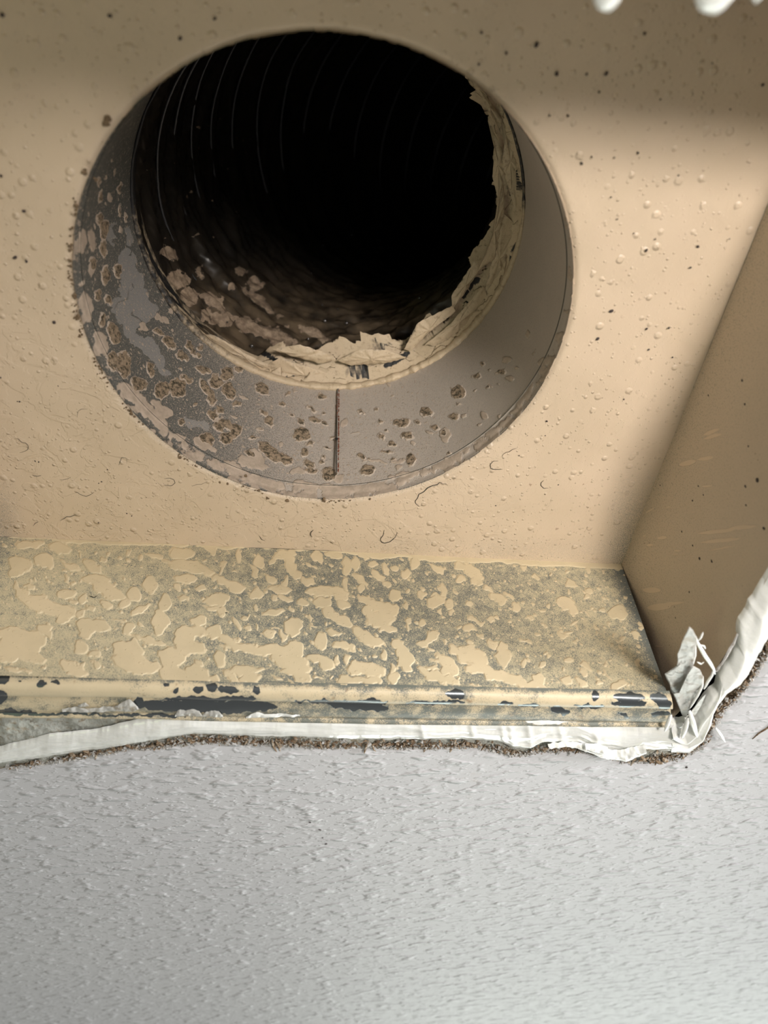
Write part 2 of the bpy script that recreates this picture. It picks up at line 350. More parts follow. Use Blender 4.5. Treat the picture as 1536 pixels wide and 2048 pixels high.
k = np.array([0, .002, .006, .014, .03, .06, .11, .2, .35, .6, 1.]); out = np.stack([1.7 * np.sign(np.cos(ang)) * np.minimum(1, abs(np.cos(ang)) * 1.0 / np.maximum(abs(np.cos(ang)), abs(np.sin(ang)))), 1.7 * np.sign(np.sin(ang)) * np.minimum(1, abs(np.sin(ang)) / np.maximum(abs(np.cos(ang)), abs(np.sin(ang))))], -1)
Pc = loop[:, None] * (1 - k[None, :, None]) + out[:, None] * k[None, :, None]
P3 = np.concatenate([Pc, np.full(Pc.shape[:2] + (1,), WC)], -1); P3[:, 0, 2] += .0008
smud = np.broadcast_to(np.exp(-k * 60)[None], Pc.shape[:2])
ceil = grid('ceiling', P3, mat_ceiling, None, {'smudge': smud}, wrap=True); ceil['kind'] = 'structure'
# cut face of the ceiling board around the opening
tt = np.linspace(0, 1, 6); Pe = np.repeat(loop[:, None], 6, 1); Pe = np.concatenate([Pe, (WC + .0008 + tt * .0125)[None, :, None] * np.ones((len(loop), 1, 1))], -1)
Pe[:, 1:5, :2] += .0016 * fbm(loop[:, 0] * 300, loop[:, 1] * 300, 6)[:, None, None]
grid('board_edge', Pe, mat_paper, ceil, wrap=True, label='torn brown cut edge of the ceiling board')
# added unseen black box above the ceiling, keeps world light out of the gaps
s = 1.7; z0, z1 = WC + .0133, 1.3
V = np.array([(x, y, z) for z in (z0, z1) for x, y in ((-s, -s), (s, -s), (s, s), (-s, s))]); Q = np.array([(4, 5, 6, 7), (0, 1, 5, 4), (1, 2, 6, 5), (2, 3, 7, 6), (3, 0, 4, 7)])
o = link('light_block_box', mesh('light_block_box', V, Q, smooth=False), mat_dark); o['kind'] = 'structure'
# back of the board
Pb = Pc[:, [0, -1]]; Pb = np.concatenate([Pb, np.full(Pb.shape[:2] + (1,), z0)], -1); grid('board_back', Pb, mat_paper, ceil, wrap=True)

# ================================================================== DUCT BOX
box = thing('duct_box', 'tan sprayed sheet metal duct box recessed in the ceiling with a round opening', 'duct box', (CU, CV, WC))
# --- back panel around the round hole
n, m_ = 1500, 150; a = np.linspace(0, 2 * np.pi, n, endpoint=False)
ca, sa = np.cos(a), np.sin(a)
rx = np.where(ca > 0, (UR - CU) / np.maximum(ca, 1e-6), (UL - CU) / np.minimum(ca, -1e-6)); ry = np.where(sa > 0, (VB - CV) / np.maximum(sa, 1e-6), (VT - CV) / np.minimum(sa, -1e-6)); rr = np.minimum(rx, ry)
ss = np.linspace(0, 1, m_)**1.15; rad = CR + (rr[:, None] - CR) * ss[None]
U = CU + rad * ca[:, None]; V_ = CV + rad * sa[:, None]; px, py = proj(np.stack([U, V_, np.full(U.shape, WB)], -1))
h = .0005 * fbm(U * 90, V_ * 90, 2, 3) + .0014 * fbm(U * 14, V_ * 14, 9, 2)
hole_roll = np.exp(-((rad - CR) / .0012)**2) * .0010
Pp = np.stack([U, V_, WB - h - hole_roll * 0 + np.exp(-((rad - CR) / .0014)**2) * .0012], -1)
bare_shade = sm(1190, 1260, px) * sm(900, 1120, py) * .85 + sm(60, -20, px) * sm(930, 1040, py) * .9 + .5 * sm(8, 0, (VB - V_) * 4000) * 0 + .9 * np.exp(-(rad - CR) / .0011) * sm(-.3, .6, sa)[:, None]  # bare metal at the corners; gap shadow painted round the hole's lower edge
bare_shade = np.clip(bare_shade + .25 * sm(1060, 1100, py) * sm(500, 800, px), 0, 1)
lob = np.clip(sm(560, 800, py) * sm(1150, 700, px) + .25, 0, 1)
grime = np.clip(np.exp(-(rad - CR) / .006) * (sm(-.2, -.7, ca) + .4 * sm(.5, .9, sa))[:, None] + .12 + .7 * np.exp(-((V_ - VB) / .004)**2) * 0, 0, 1)
panel = grid('back_panel', Pp, mat_panel, box, {'bare_shade': bare_shade, 'lobes': lob, 'grime': grime}, wrap=True, flip=True)
def on_panel(x, y): return hitw(x, y, WB - .0003)
# dark specks and flecks
specks = [(1150,300,3.98,[(52,105,15),(500,25,12),(570,798,17),(980,770,14),(918,937,12),(288,1285,20),(570,1425,12),(746,1417,12),(182,1503,17),(587,1590,12),(778,1650,9),(288,375,9),(338,552,8),(822,203,8),(132,55,9),(390,1985,10),(1230,708,7),(640,710,8),(470,662,6),(315,60,7)]),
 (768,0,2.,[(610,180,10),(690,295,9),(890,295,8),(810,297,5),(735,463,6),(663,463,5),(860,368,5),(1043,135,6),(390,130,5),(490,213,6),(380,257,5),(1313,253,4),(1515,340,6),(1105,398,4),(1385,437,4)]),
 (800,640,4.389,[(1290,890,12),(1275,1015,8),(1045,1190,8),(1390,1447,10),(840,1630,9),(1120,1015,5),(1425,1070,5),(1365,1575,5)]),
 (0,700,5.12,[(175,528,10),(200,530,13),(360,1137,12),(395,1147,12),(1100,1225,11),(1010,1365,13),(1040,1350,11),(1008,1770,11),(1300,1675,10),(1350,1700,12),(595,368,8),(5,283,13),(690,1075,7),(1500,1510,6),(520,1560,6)]),
 (0,0,2.,[(440,65,7),(860,75,7),(95,845,8),(60,1030,10),(105,1045,7),(215,1290,9),(5,705,6),(720,155,8),(10,60,8)])]
parts = []; sd = 0
for ox, oy, sc, L in specks:
    for x, y, r in L:
        sd += 1; c = on_panel(ox + x / sc, oy + y / sc); rr_ = r / sc * .95 * c[2] / F * .85
        parts.append(lump(c, rr_, (1, 1.1, .30), .5, sd))
V, Q = join(parts); link('rust_speck', mesh('rust_speck', V, Q), mat_speck, panel, kind='stuff')
# lifted paint edges and cracks
cracks = [(800,640,4.389,.34,[(405,1435),(375,1440),(350,1422),(330,1445),(290,1452),(240,1475),(205,1512),(165,1530),(158,1558),(130,1595),(140,1615),(168,1636)]),
 (700,1060,4.389,.30,[(300,0),(296,30),(290,48),(266,80),(275,108),(300,116),(350,104),(400,62),(415,20)]),
 (800,640,4.389,.22,[(862,1238),(820,1238),(793,1268),(796,1300),(820,1312),(900,1312)]),
 (800,640,4.389,.22,[(1262,1408),(1238,1430),(1236,1452),(1262,1478),(1300,1475)]),
 (800,640,4.389,.16,[(1025,1125),(985,1138),(960,1158),(935,1160),(905,1180),(895,1210)]),
 (350,1060,4.389,.30,[(1215,0),(1192,22),(1190,45),(1205,62)]),
 (0,700,5.12,.16,[(150,903),(185,912),(225,948),(268,955),(290,985),(285,1020),(250,1040),(200,1052)]),
 (0,700,5.12,.18,[(780,1450),(820,1480),(882,1500),(930,1480),(972,1450)]),
 (0,700,5.12,.2,[(330,1278),(350,1290),(390,1292),(422,1285)]),
 (0,700,5.12,.2,[(590,1322),(640,1330),(690,1320),(725,1303)]),
 (0,700,5.12,.2,[(615,1748),(660,1725),(685,1706),(720,1708),(760,1692),(800,1690)]),
 (0,700,5.12,.16,[(1215,1180),(1235,1130),(1245,1102),(1290,1105),(1300,1135),(1297,1165)]),
 (0,700,5.12,.18,[(340,1802),(360,1775),(395,1760)]),
 (0,700,5.12,.14,[(700,700),(770,715),(790,690),(795,630),(830,605),(900,605),(960,580),(1000,568)]),
 (220,680,4.389,.20,[(475,1218),(520,1212),(560,1225),(572,1255),(540,1280),(470,1275)]),
 (220,680,4.389,.16,[(718,1285),(760,1268),(800,1268),(860,1240)]),
 (350,1060,4.389,.18,[(735,48),(750,65),(760,85),(790,92)]),
 (0,0,1.,.16,[(258,578),(255,598),(236,605),(228,620)])]
for ox, oy, sc, r, L in cracks:
    q = np.array(L, float); q = resample(q, 26); q += 1.3 * (rng.random(q.shape) - .5) * (1 if len(L) > 5 else .5)
    p = on_panel(ox + q[:, 0] / sc, oy + q[:, 1] / sc); v, f = tube(p, r * .0007, 6); link('paint_crack', mesh('paint_crack', v, f), mat_crack, panel)
# brown fuzz and debris clinging round the left of the opening
parts = []
for i in range(150):
    th = rng.choice([2.55, 2.75, 2.82, 3.02, 3.1, 3.2, 3.3, 3.36, 3.48, 2.2, 1.9, 1.5]) + rng.normal(0, .035); r = CR + abs(rng.normal(0, .0009)) + .0001; c = (CU + r * math.cos(th), CV + r * math.sin(th), WB - .0003)
    parts.append(lump(c, rng.uniform(.00012, .0005) * (1.8 if rng.random() < .1 else 1), (1, 1, .7), .6, 500 + i))
for x, y, r in [(217,240,9),(170,345,5),(192,358,4),(150,590,4),(157,672,5),(152,635,5),(535,975+20,4),(268*1,0,0)][:7]:
    for kx in range(5): parts.append(lump(on_panel(x + rng.normal(0, r * .5), y + rng.normal(0, r * .5)), r * .00010, (1, 1, .6), .6, 900 + kx + int(x)))
for (x, y, r) in [(574,1001,4.5),(492,952,4),(440,965,3),(455,968,3),(648,997,4),(740,998,3)]: parts.append(lump(on_panel(x, y), r * .00019, (1, 1, .6), .5, int(x)))
V, Q = join(parts); link('debris_crumb', mesh('debris_crumb', V, Q), mat_debris, panel, kind='stuff')

# --- lower side wall, thickly splattered
C1 = [(240,130,110,48),(330,110,60,30),(520,150,110,50,15),(170,300,120,75,20),(380,270,80,70),(150,370,100,45,-15),(430,310,50,40,60),(620,320,90,28,20),(560,270,40,20,30),(790,300,110,45,40),(850,350,50,40),(260,490,50,30,10),(190,560,70,60),(140,500,35,60,-20),(350,640,180,70,15),(500,700,190,60,15),(580,570,90,45,5),(850,440,140,50,5),(900,500,120,60,20),(980,560,150,55,25),(1090,650,60,45,-30),(1180,570,70,60,30),(550,790,60,45),(940,660,70,40,35),(1230,700,100,35,-25),(1320,480,60,85,-10),(1350,240,90,25,20),(1500,300,90,25,20),(760,850,100,75,10),(880,840,90,50,25),(750,920,70,40),(1400,820,85,110,10),(1400,720,50,40),(1130,870,65,55,-30),(1450,640,65,80),(1300,970,150,34,12),(1130,1060,130,100),(1200,1180,230,80,15),(1050,1000,50,40),(1480,1120,90,120),(1480,1250,100,80),(200,980,210,110),(90,900,110,75),(250,1100,160,70,20),(60,1080,120,90),(700,1030,80,55),(620,1200,130,45,15),(680,1260,90,40),(120,1230,80,24,15),(230,1230,60,22,10),(835,1180,35,40),(380,870,80,50),(430,920,50,30,30),(340,980,40,60),(710,740,50,40),(400,420,22,20),(300,425,25,20),(550,350,22,15),(850,215,22,20),(960,210,25,20),(910,270,28,35),(1140,200,22,20),(1140,275,20,35),(1060,250,20,20),(1235,250,18,22),(705,215,20,20),(580,440,18,60,-25),(1070,730,25,14),(1040,805,60,15,12),(1230,825,35,20,30),(650,640,30,25),(720,600,40,60,30),(790,700,60,22),(820,1080,60,36),(720,1180,30,20,-20),(390,1210,30,20),(620,375,22,14),(720,370,22,14,-10),(60,135,22,14),(1030,325,20,8),(1250,325,18,12)]
C2 = [(60,200,120,60),(150,330,200,55,15),(100,430,110,45),(330,180,60,40,40),(470,195,28,18),(570,230,30,70,-10),(270,270,25,25),(410,340,25,55,20),(500,320,12,45,20),(540,365,35,20),(750,270,55,60),(850,280,28,28),(950,220,100,50),(1010,320,60,90,-20),(1080,400,60,40,20),(690,360,30,55,-25),(680,320,28,18),(840,430,70,40,35),(920,520,110,32,5),(960,590,70,30,20),(870,600,28,45,-35),(970,460,25,50),(420,450,120,38,25),(530,500,90,48,25),(710,570,70,55,-35),(220,520,45,35),(90,600,70,25,35),(20,500,30,30),(350,620,110,55),(430,600,60,50),(330,700,100,28,10),(400,720,40,55),(200,800,80,55),(180,900,110,60),(80,950,100,110),(340,900,80,60),(120,1040,150,65),(450,960,100,40,15),(600,1030,200,38,8),(850,1060,200,55),(1050,1050,80,85),(1000,1150,180,70,10),(1060,1230,140,50),(1110,1290,100,45,20),(1250,1130,110,40,10),(1330,1180,80,50,30),(620,1230,180,50),(650,1300,110,50),(400,1130,46,90,-30),(200,1260,120,70,30),(340,1310,70,38,25),(490,1290,90,36,40),(20,1130,70,90),(60,1290,150,60),(220,1175,35,28,40),(870,715,100,30,-5),(1020,690,25,30),(1120,640,60,38,20),(1170,455,65,40),(1300,540,160,48),(1440,560,85,60,30),(1480,650,55,48),(1290,640,90,50,25),(1370,740,110,45,35),(1480,800,90,42,20),(1040,850,75,85,-10),(1400,900,80,28,15),(1280,970,60,85),(1470,1020,90,45,10),(640,870,42,28,10),(540,830,28,75,-30),(610,770,40,25,10),(725,855,12,35,-10),(820,920,70,34,-10),(940,930,32,60,-25),(890,870,50,16,20),(1205,845,40,14,30),(1185,775,18,30),(1320,830,20,20),(1105,700,12,30,-15),(720,690,22,25),(650,750,14,20),(1100,265,12,12),(1170,300,14,14),(1230,325,25,18),(1295,410,18,18),(1250,230,60,46),(1400,215,80,40,15),(1500,310,45,90),(1380,300,18,30,-30),(1500,470,28,70),(1240,380,9,9),(900,1300,60,18,30),(1020,1330,80,18,20),(1250,1300,40,14,10),(1380,1300,14,20),(1480,1330,70,50),(1510,1130,28,40),(1420,1150,28,46)]
C3 = [(40,290,60,80),(200,320,45,36),(130,220,50,22,30),(310,350,70,32,55),(390,340,36,32),(250,410,95,30,38),(320,480,50,26,45),(490,375,48,42),(560,290,42,52),(760,340,85,30,40),(80,430,80,38,35),(100,510,35,38),(400,570,45,48),(150,620,100,38,30),(240,670,90,55),(330,700,85,80),(280,800,130,50,-10),(220,760,80,45),(150,720,52,46),(340,860,80,36),(100,900,110,50,30),(200,980,130,44,20),(620,570,42,34),(810,520,38,65),(760,620,75,50,-20),(860,650,48,42),(740,570,32,18),(785,715,20,25),(880,720,20,35),(965,440,32,46),(1060,370,120,55,45),(960,300,46,46),(1110,440,56,46),(1220,520,80,28,30),(1290,600,80,52,35),(1390,580,58,22,35),(1320,650,42,28),(1455,670,46,42),(1240,780,38,40),(1295,768,20,18),(1045,640,34,28),(1080,790,85,26,20),(1160,820,28,18),(1050,870,56,36),(965,860,26,20),(630,810,42,38),(520,810,30,34),(520,870,20,40),(730,920,58,42,-30),(700,960,38,38),(630,1000,65,38,10),(710,1050,50,22,30),(430,1000,72,46,20),(460,1070,56,56),(480,1150,82,75),(500,1220,55,36),(375,1225,34,42),(1000,1060,130,55,10),(1040,980,50,32,50),(1080,1130,140,80,15),(1130,1230,120,50),(1280,1270,130,60,10),(1440,1320,140,50,10),(1340,1110,82,76),(1250,1000,42,38),(1340,1030,56,50),(1150,930,55,22,35),(850,1150,110,50,30),(880,1230,90,62),(760,1150,60,22,10),(720,1210,70,22,15),(640,1230,60,36,45),(750,1290,110,50,15),(880,1330,110,44,15),(100,1210,150,60),(200,1240,120,50,10),(90,1320,180,44),(260,1320,60,36,30),(380,1310,48,55),(840,980,22,20),(908,540,16,14),(950,540,14,14),(1000,490,12,12),(1500,970,40,18,20),(1440,840,30,14,40),(1490,790,50,18,35),(480,660,26,38),(500,540,18,20),(20,1030,40,28),(310,1110,32,60,-20),(230,1110,30,18,20),(1510,320,30,28),(1510,1180,24,38),(1080,1370,60,22,10),(345,250,20,14)]
C4 = [(88,410,36,28),(238,395,16,14),(195,395,12,12),(383,365,22,22),(265,358,16,14),(410,475,48,38,30),(380,540,20,18),(555,520,40,35),(540,575,28,30),(510,540,25,12,20),(370,650,90,62,35),(420,700,50,45,35),(205,668,22,24),(678,695,30,30),(582,690,15,12),(490,712,16,12),(545,730,30,8,45),(810,720,90,75),(885,605,22,18),(965,908,38,42),(880,893,16,16),(690,365,22,22),(550,335,40,34,30),(330,920,60,26,20),(380,905,40,18,-20),(440,820,45,18,-10),(455,850,14,25),(620,860,40,13,50),(620,905,13,22),(505,780,25,14,20),(110,920,35,24),(60,760,20,25),(20,980,50,18,25),(150,700,40,13,35),(840,975,28,30),(850,1005,12,20),(755,1015,18,20),(780,935,16,14),(690,865,14,12),(735,850,11,20,-20),(595,1072,14,12),(400,1140,38,28,30),(150,1180,50,32,40),(200,1115,22,18),(20,1150,30,22),(530,1200,75,28,35),(510,1250,45,22,30),(720,1182,24,24),(670,1155,30,15,20),(985,1160,28,32),(125,1310,65,56),(60,1370,140,36),(360,1330,75,38,40),(490,1340,75,32,35),(650,1352,24,24),(740,1270,60,16,50),(820,1360,70,42),(930,1345,35,11,30),(330,1210,20,20),(1010,1080,25,13),(75,610,9,30,-45),(820,340,25,16)]
wall_sets = [(0,1060,4.389,C1),(350,1060,4.389,C2),(700,1060,4.389,C3),(1050,1060,4.389,C4)]
n, m_ = 1000, 200
uF = hitw(1338, 1385, WC)[0]; t = np.linspace(0, 1, m_)[None]; s_ = np.linspace(0, 1, n)[:, None]
Ub = UL + (UR - UL) * s_; Uf = UL + (uF - UL) * s_
U = Ub + (Uf - Ub) * t; Wd = WB + (WC - WB) * t + 0 * s_; Vv = VB + (LIPV - VB) * t + 0 * s_
P = np.stack([U, Vv, Wd], -1); px, py = proj(P)
# broken rim where the two sheets meet
film = blobs(px, py, wall_sets, 5.0, 15.); film = np.where(film > 0, np.minimum(film, film + 6 * fbm(px / 22, py / 16, 10, 2) + .3), film)
yl = np.interp(px, [0, 125, 590, 768, 1180, 1240], [1068, 1079, 1096, 1110, 1131, 1134]); film = np.maximum(film, (yl + 5 + 14 * fbm(px / 30, py * 0, 8, 3) * sm(1240, 1000, px) - py))
# small elongated specks scattered by hand of chance
g2 = np.random.default_rng(11); S = []
for i in range(900):
    x = g2.uniform(-20, 1330); y = g2.uniform(1075, 1385); r = 1.2 + 2.6 * g2.random()**2.2; S.append((x, y, r * g2.uniform(1, 1.9), r, 35))
film = np.maximum(film, blobs(px, py, [(0, 0, 1., S)], 1.0, 9.))
mist = .52 + .03 * sm(1000, 1250, px) + .05 * sm(520, 100, px) - .07 * np.exp(-((px - 720) / 260)**2) - .05 * sm(.004, 0., (uF + .004 - U) * 1) * 0
creas = np.abs(px - np.interp(py, [1135, 1385], [1242, 1338])); mist = mist - .30 * np.exp(-creas / 16) - .10 * sm(60, -10, px) * sm(1200, 1080, py)
P[..., 1] -= .00022 * sm(-.5, 2.5, film)
grime = .25 + .7 * np.exp(-((px - 760) / 300)**2) * sm(1180, 1330, py)
lower = grid('side_panel', P, mat_wall, box, {'film': film, 'mist': mist, 'grime': grime}, flip=False, label='side panel splattered with blotches of tan paint')
for ox, oy, sc, r, L in [(0,1060,4.389,.22,[(780,580),(800,585),(825,596),(838,590),(856,578)]),(0,1060,4.389,.16,[(1245,1268),(1248,1260)]),(350,1060,4.389,.3,[(440,730),(462,728)])]:
    q = resample(np.array(L, float), 12); d = ray(ox + q[:, 0] / sc, oy + q[:, 1] / sc); p = d * ((VB - .003) / d[:, 1])[:, None]
    # bring onto the sloping sheet
    nrm = np.array([0, WC - WB, -(LIPV - VB)]); p0 = np.array([0, VB, WB]); p = d * ((p0 @ nrm) / (d @ nrm))[:, None] - [0, .0002, 0]
    v, f = tube(p, r * .001, 6); link('paint_crack', mesh('paint_crack', v, f), mat_crack, lower)

# --- right side wall
fe = [(1345,1436),(1372,1408),(1402,1376),(1438,1328),(1474,1270),(1500,1216),(1537,1150),(1600,1035),(1700,850)]
fe = hitw(*np.array(fe, float).T, WC); fe = np.vstack([fe, [.196, VT, WC]]); fe[:, 0] = np.minimum(fe[:, 0], .196)
fe = resample(fe, 420); be = np.linspace([UR, VB, WB], [UR, VT, WB], 420)
# match by height so the sheet does not twist
be[:, 1] = VB + (fe[:, 1] - fe[0, 1]) * (VT - VB) / (fe[-1, 1] - fe[0, 1])
t = np.linspace(0, 1, 200)[None, :, None]; P = be[:, None] * (1 - t) + fe[:, None] * t; px, py = proj(P)
P[..., 0] += .0022 * (1 - np.exp(-((t[..., 0]) / .04))) * 0 + .0030 * t[..., 0] * fbm(P[..., 1] * 25, P[..., 2] * 25, 5, 3)
SR = [(180,1640,65,18),(230,1755,85,24,-5),(330,1730,80,10,-5),(170,1333,25,8),(255,1284,35,12,-5),(130,1270,12,6),(430,770,60,18,-15),(550,740,60,13,-8),(360,1370,30,8,-5),(370,1400,60,5),(620,1240,130,14,-6),(650,1300,140,14,-6),(670,1350,130,7,-12),(590,560,60,12,-20),(600,590,70,12,-15),(560,930,40,8,-5),(170,1095,40,6,-30),(300,1075,16,5,-10),(470,1105,30,4,-5),(800,1210,100,14,-5),(230,2025,30,6,0)]
film = blobs(px, py, [(1250, 700, 3.413, SR)], .8, 10.)
creas = np.hypot(P[..., 0] - UR, P[..., 2] - WB); mist = np.clip(.55 * np.exp(-creas / .035) + .25 * np.exp(-(VB - P[..., 1]) / .03) + .12, 0, 1) + np.exp(-np.abs(P[..., 1] - (VB + (fe[0, 1] - VB) * t[..., 0])) / .0018)
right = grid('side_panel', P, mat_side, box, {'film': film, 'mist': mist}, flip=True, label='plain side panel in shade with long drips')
parts = []
for x, y, r in [(800,205,8),(820,367,7),(905,885,12),(825,932,8),(460,1025,7),(500,932,6),(535,985,5),(825,1058,6),(845,655,6),(443,1652,6),(340,1828,5),(510,1427,8),(595,1440,8),(240,925,5),(570,310,6),(390,1238,6),(465,1335,6),(940,1220,9)]:
    X, Y = 1250 + x / 3.413, 700 + y / 3.413; k = np.argmin((px - X)**2 + (py - Y)**2); parts.append(lump(P.reshape(-1, 3)[k], r * .00007, (.4, 1, 1.3), .4, int(x)))
V, Q = join(parts); link('rust_speck', mesh('rust_speck', V, Q), mat_speck, right, kind='stuff')
# --- the two walls beyond the picture
yy = np.linspace(VT, VB, 40)[:, None]; t = np.linspace(0, 1, 20)[None]
P = np.stack([UL - .012 * t + 0 * yy, yy + 0 * t, WB + (WC - WB) * t + 0 * yy], -1); fl = np.full(P.shape[:2], -5.)
grid('side_panel', P, mat_side, box, {'film': fl, 'mist': fl * 0 + .3})
xx = np.linspace(UL, UR, 40)[:, None]; P = np.stack([xx + (xx > 0) * .028 * t * xx / UR - (xx < 0) * .012 * t * xx / UL, VT + 0 * xx - 0 * t, WB + (WC - WB) * t + 0 * xx], -1)
grid('side_panel', P, mat_side, box, {'film': fl, 'mist': fl * 0 + .3})

# --- rolled lip and flange below the lower side wall
foldp = hitw(np.array([-160., 0, 300, 760, 1338]), np.array([1352., 1355, 1360, 1372, 1385]), WC)
n = 1000; xs = np.linspace(-160, 1340, n)
yA = np.interp(xs, [-160, 0, 300, 760, 1340], [1352, 1355, 1360, 1372, 1385]); yB = np.interp(xs, [-160, 0, 300, 430, 760, 1340], [1424, 1427, 1429, 1434, 1440, 1447])
A = hitw(xs, yA, WC); B = hitw(xs, yB, WC)
t = np.concatenate([np.linspace(0, .40, 26), np.linspace(.41, .94, 20), np.linspace(.95, 1.08, 8)])
prof = np.where(t < .4, .0042 * np.sqrt(np.clip(1 - ((t - .2) / .2)**2, 0, 1)), 0.) + np.where(t >= .4, .0006 + .0010 * np.sin(np.clip((t - .4) / .55, 0, 1) * np.pi), 0) - .0012 * np.exp(-((t - .405) / .018)**2) + np.where(t > .94, .0013 * np.sin(np.clip((t - .94) / .14, 0, 1) * np.pi), 0)
P = A[:, None] + (B - A)[:, None] * t[None, :, None]; P[..., 2] -= prof[None]; P[..., 2] += .0009 * np.exp(-(t / .012)**2)[None]
P[..., 2] += .0005 * fbm(P[..., 0] * 60, P[..., 1] * 200, 3, 3)
px, py = proj(P)
CH = [(0,0,1.,[(4,1356,18,10),(38,1359,4,5),(82,1368,10,7),(108,1362,13,7,10),(72,1352,4,3),(332,1372,5,3),(352,1381,7,5),(395,1379,12,7),(424,1374,13,9,10),(458,1380,20,8,10),(512,1380,9,8),(380,1398,60,5),(455,1398,60,5),(330,1412,60,10,2),(420,1414,90,12,2),(500,1412,55,10,3),(277,1402,9,8),(0,1395,15,14),(15,1424,60,5),(120,1428,120,3),(300,1431,110,3),(660,1403,50,4),(735,1402,40,4,2),(720,1412,60,10,3),(870,1405,60,4),(910,1388,20,11),(910,1404,22,3),(1258,1394,34,10),(1258,1408,34,6),(1191,1392,9,9),(1318,1398,18,12,30),(1330,1410,12,8),(1118,1420,20,9,20),(1058,1411,22,4),(1180,1413,30,4),(1250,1431,12,5,35),(1320,1428,18,6),(1010,1408,14,3),(600,1402,14,3)])]
chip = blobs(px, py, CH, 4.0, 12.); mist = .56 + .10 * sm(600, 0, px) + np.where(t < .4, .10, -.08)[None] - .06 * np.exp(-((px - 750) / 250)**2)
mist = mist - .4 * np.exp(-((t - .41) / .02)**2)[None] - .35 * np.exp(-(t / .012)**2)[None]  # coverage drops in the groove and at the fold, drawing both darker
grid('rolled_lip', P, mat_lip, box, {'chip': chip, 'mist': mist}, label='rolled metal lip with chipped tan paint')

# --- collar
n, m_ = 2200, 150; a = np.linspace(0, 2 * np.pi, n, endpoint=False)[:, None]; w = np.linspace(WB + .0003, WE, m_)[None]
r = CR - .0024 * sm(WB + .004, WE, w) - .0005 * sm(WB + .0098, WB + .0106, w)  + .0003 * np.exp(-((w - WB - .004) / .002)**2) - .0014 * np.exp(-((w - WE) / .002)**2) * 0
P = np.stack([CU + r * np.cos(a), CV + r * np.sin(a), w + 0 * a], -1); px, py = proj(P)
CA = (150,450,4.389); CB = (220,680,4.389); CC = (500,740,4.389); CD = (800,640,4.389); CE = (130,300,5.12)
blot = [(*CA,[(330,80,35,95,-8),(495,90,35,105,-12),(460,290,60,80),(470,430,70,120),(430,560,60,80),(560,470,50,110,-15),(560,620,120,90),(600,720,110,110),(420,750,70,120),(480,900,80,100),(560,1030,110,70,20),(680,1100,80,80,40),(740,1200,50,80,-25),(780,1290,38,50,-30),(350,680,40,40),(620,800,50,60)]),(*CB,[(760,730,120,55,20),(840,780,40,30)])]
pale = [(*CA,[(60,150,45,110,5),(145,140,30,100,-8),(100,720,58,125,-10),(230,1040,60,110,-20),(150,380,30,60),(60,510,20,40,15),(450,1450,90,60,35),(835,755,15,35,-30),(735,815,25,45,-25),(790,830,25,40,-25),(590,890,40,30,40),(410,30,10,30,-10),(600,30,14,14),(640,600,12,12),(860,930,14,14)]),
 (*CB,[(200,470,80,70,50),(300,590,65,110,-35),(420,700,55,120,-40),(470,800,40,50),(830,920,120,36,30),(1250,1080,140,55,15),(1100,1130,100,46,30),(1130,1170,120,46,25),(1300,1240,90,46,30),(1490,1290,50,35),(930,1100,90,40,30),(760,1040,60,28,30),(610,860,60,36,30),(650,930,40,28,40),(1170,500,50,14,30),(1090,670,40,16,10),(1320,790,35,16),(500,640,60,50,30),(430,590,80,34,45),(1500,910,30,22)]),
 (*CC,[(130,1000,120,46,20),(60,760,90,55,40),(250,1020,60,35),(1100,800,130,13,5),(1300,800,60,17),(1310,855,34,26),(1070,1015,40,28),(885,1035,18,12),(700,1030,110,32),(480,1010,120,36,8),(1240,945,25,20),(820,470,42,42),(930,550,40,11),(390,185,25,9),(1260,225,18,12),(1215,125,18,12),(780,950,46,38),(1430,910,60,22,-10),(1330,920,60,26),(420,890,60,32),(900,1060,100,24)]),
 (*CD,[(945,345,50,30),(965,510,32,22),(1030,422,18,14),(560,845,30,20),(250,980,40,16),(400,1010,40,58,10),(745,840,34,34,-30),(1130,130,14,40),(1180,280,10,26,25),(150,900,28,20),(410,1230,26,22),(525,1205,26,18),(120,1090,20,14),(1265,360,46,36,-30),(790,430,14,10),(695,920,20,9,-20),(875,850,16,12),(220,1330,40,22,-10),(870,560,12,5),(660,615,12,8)]),
 (*CE,[(430,550,8,20),(520,230,14,40),(490,90,10,25),(420,270,10,25),(245,640,10,30),(470,480,25,50,-20),(610,680,16,50,-15),(300,790,12,40),(570,830,12,35,-15)])]
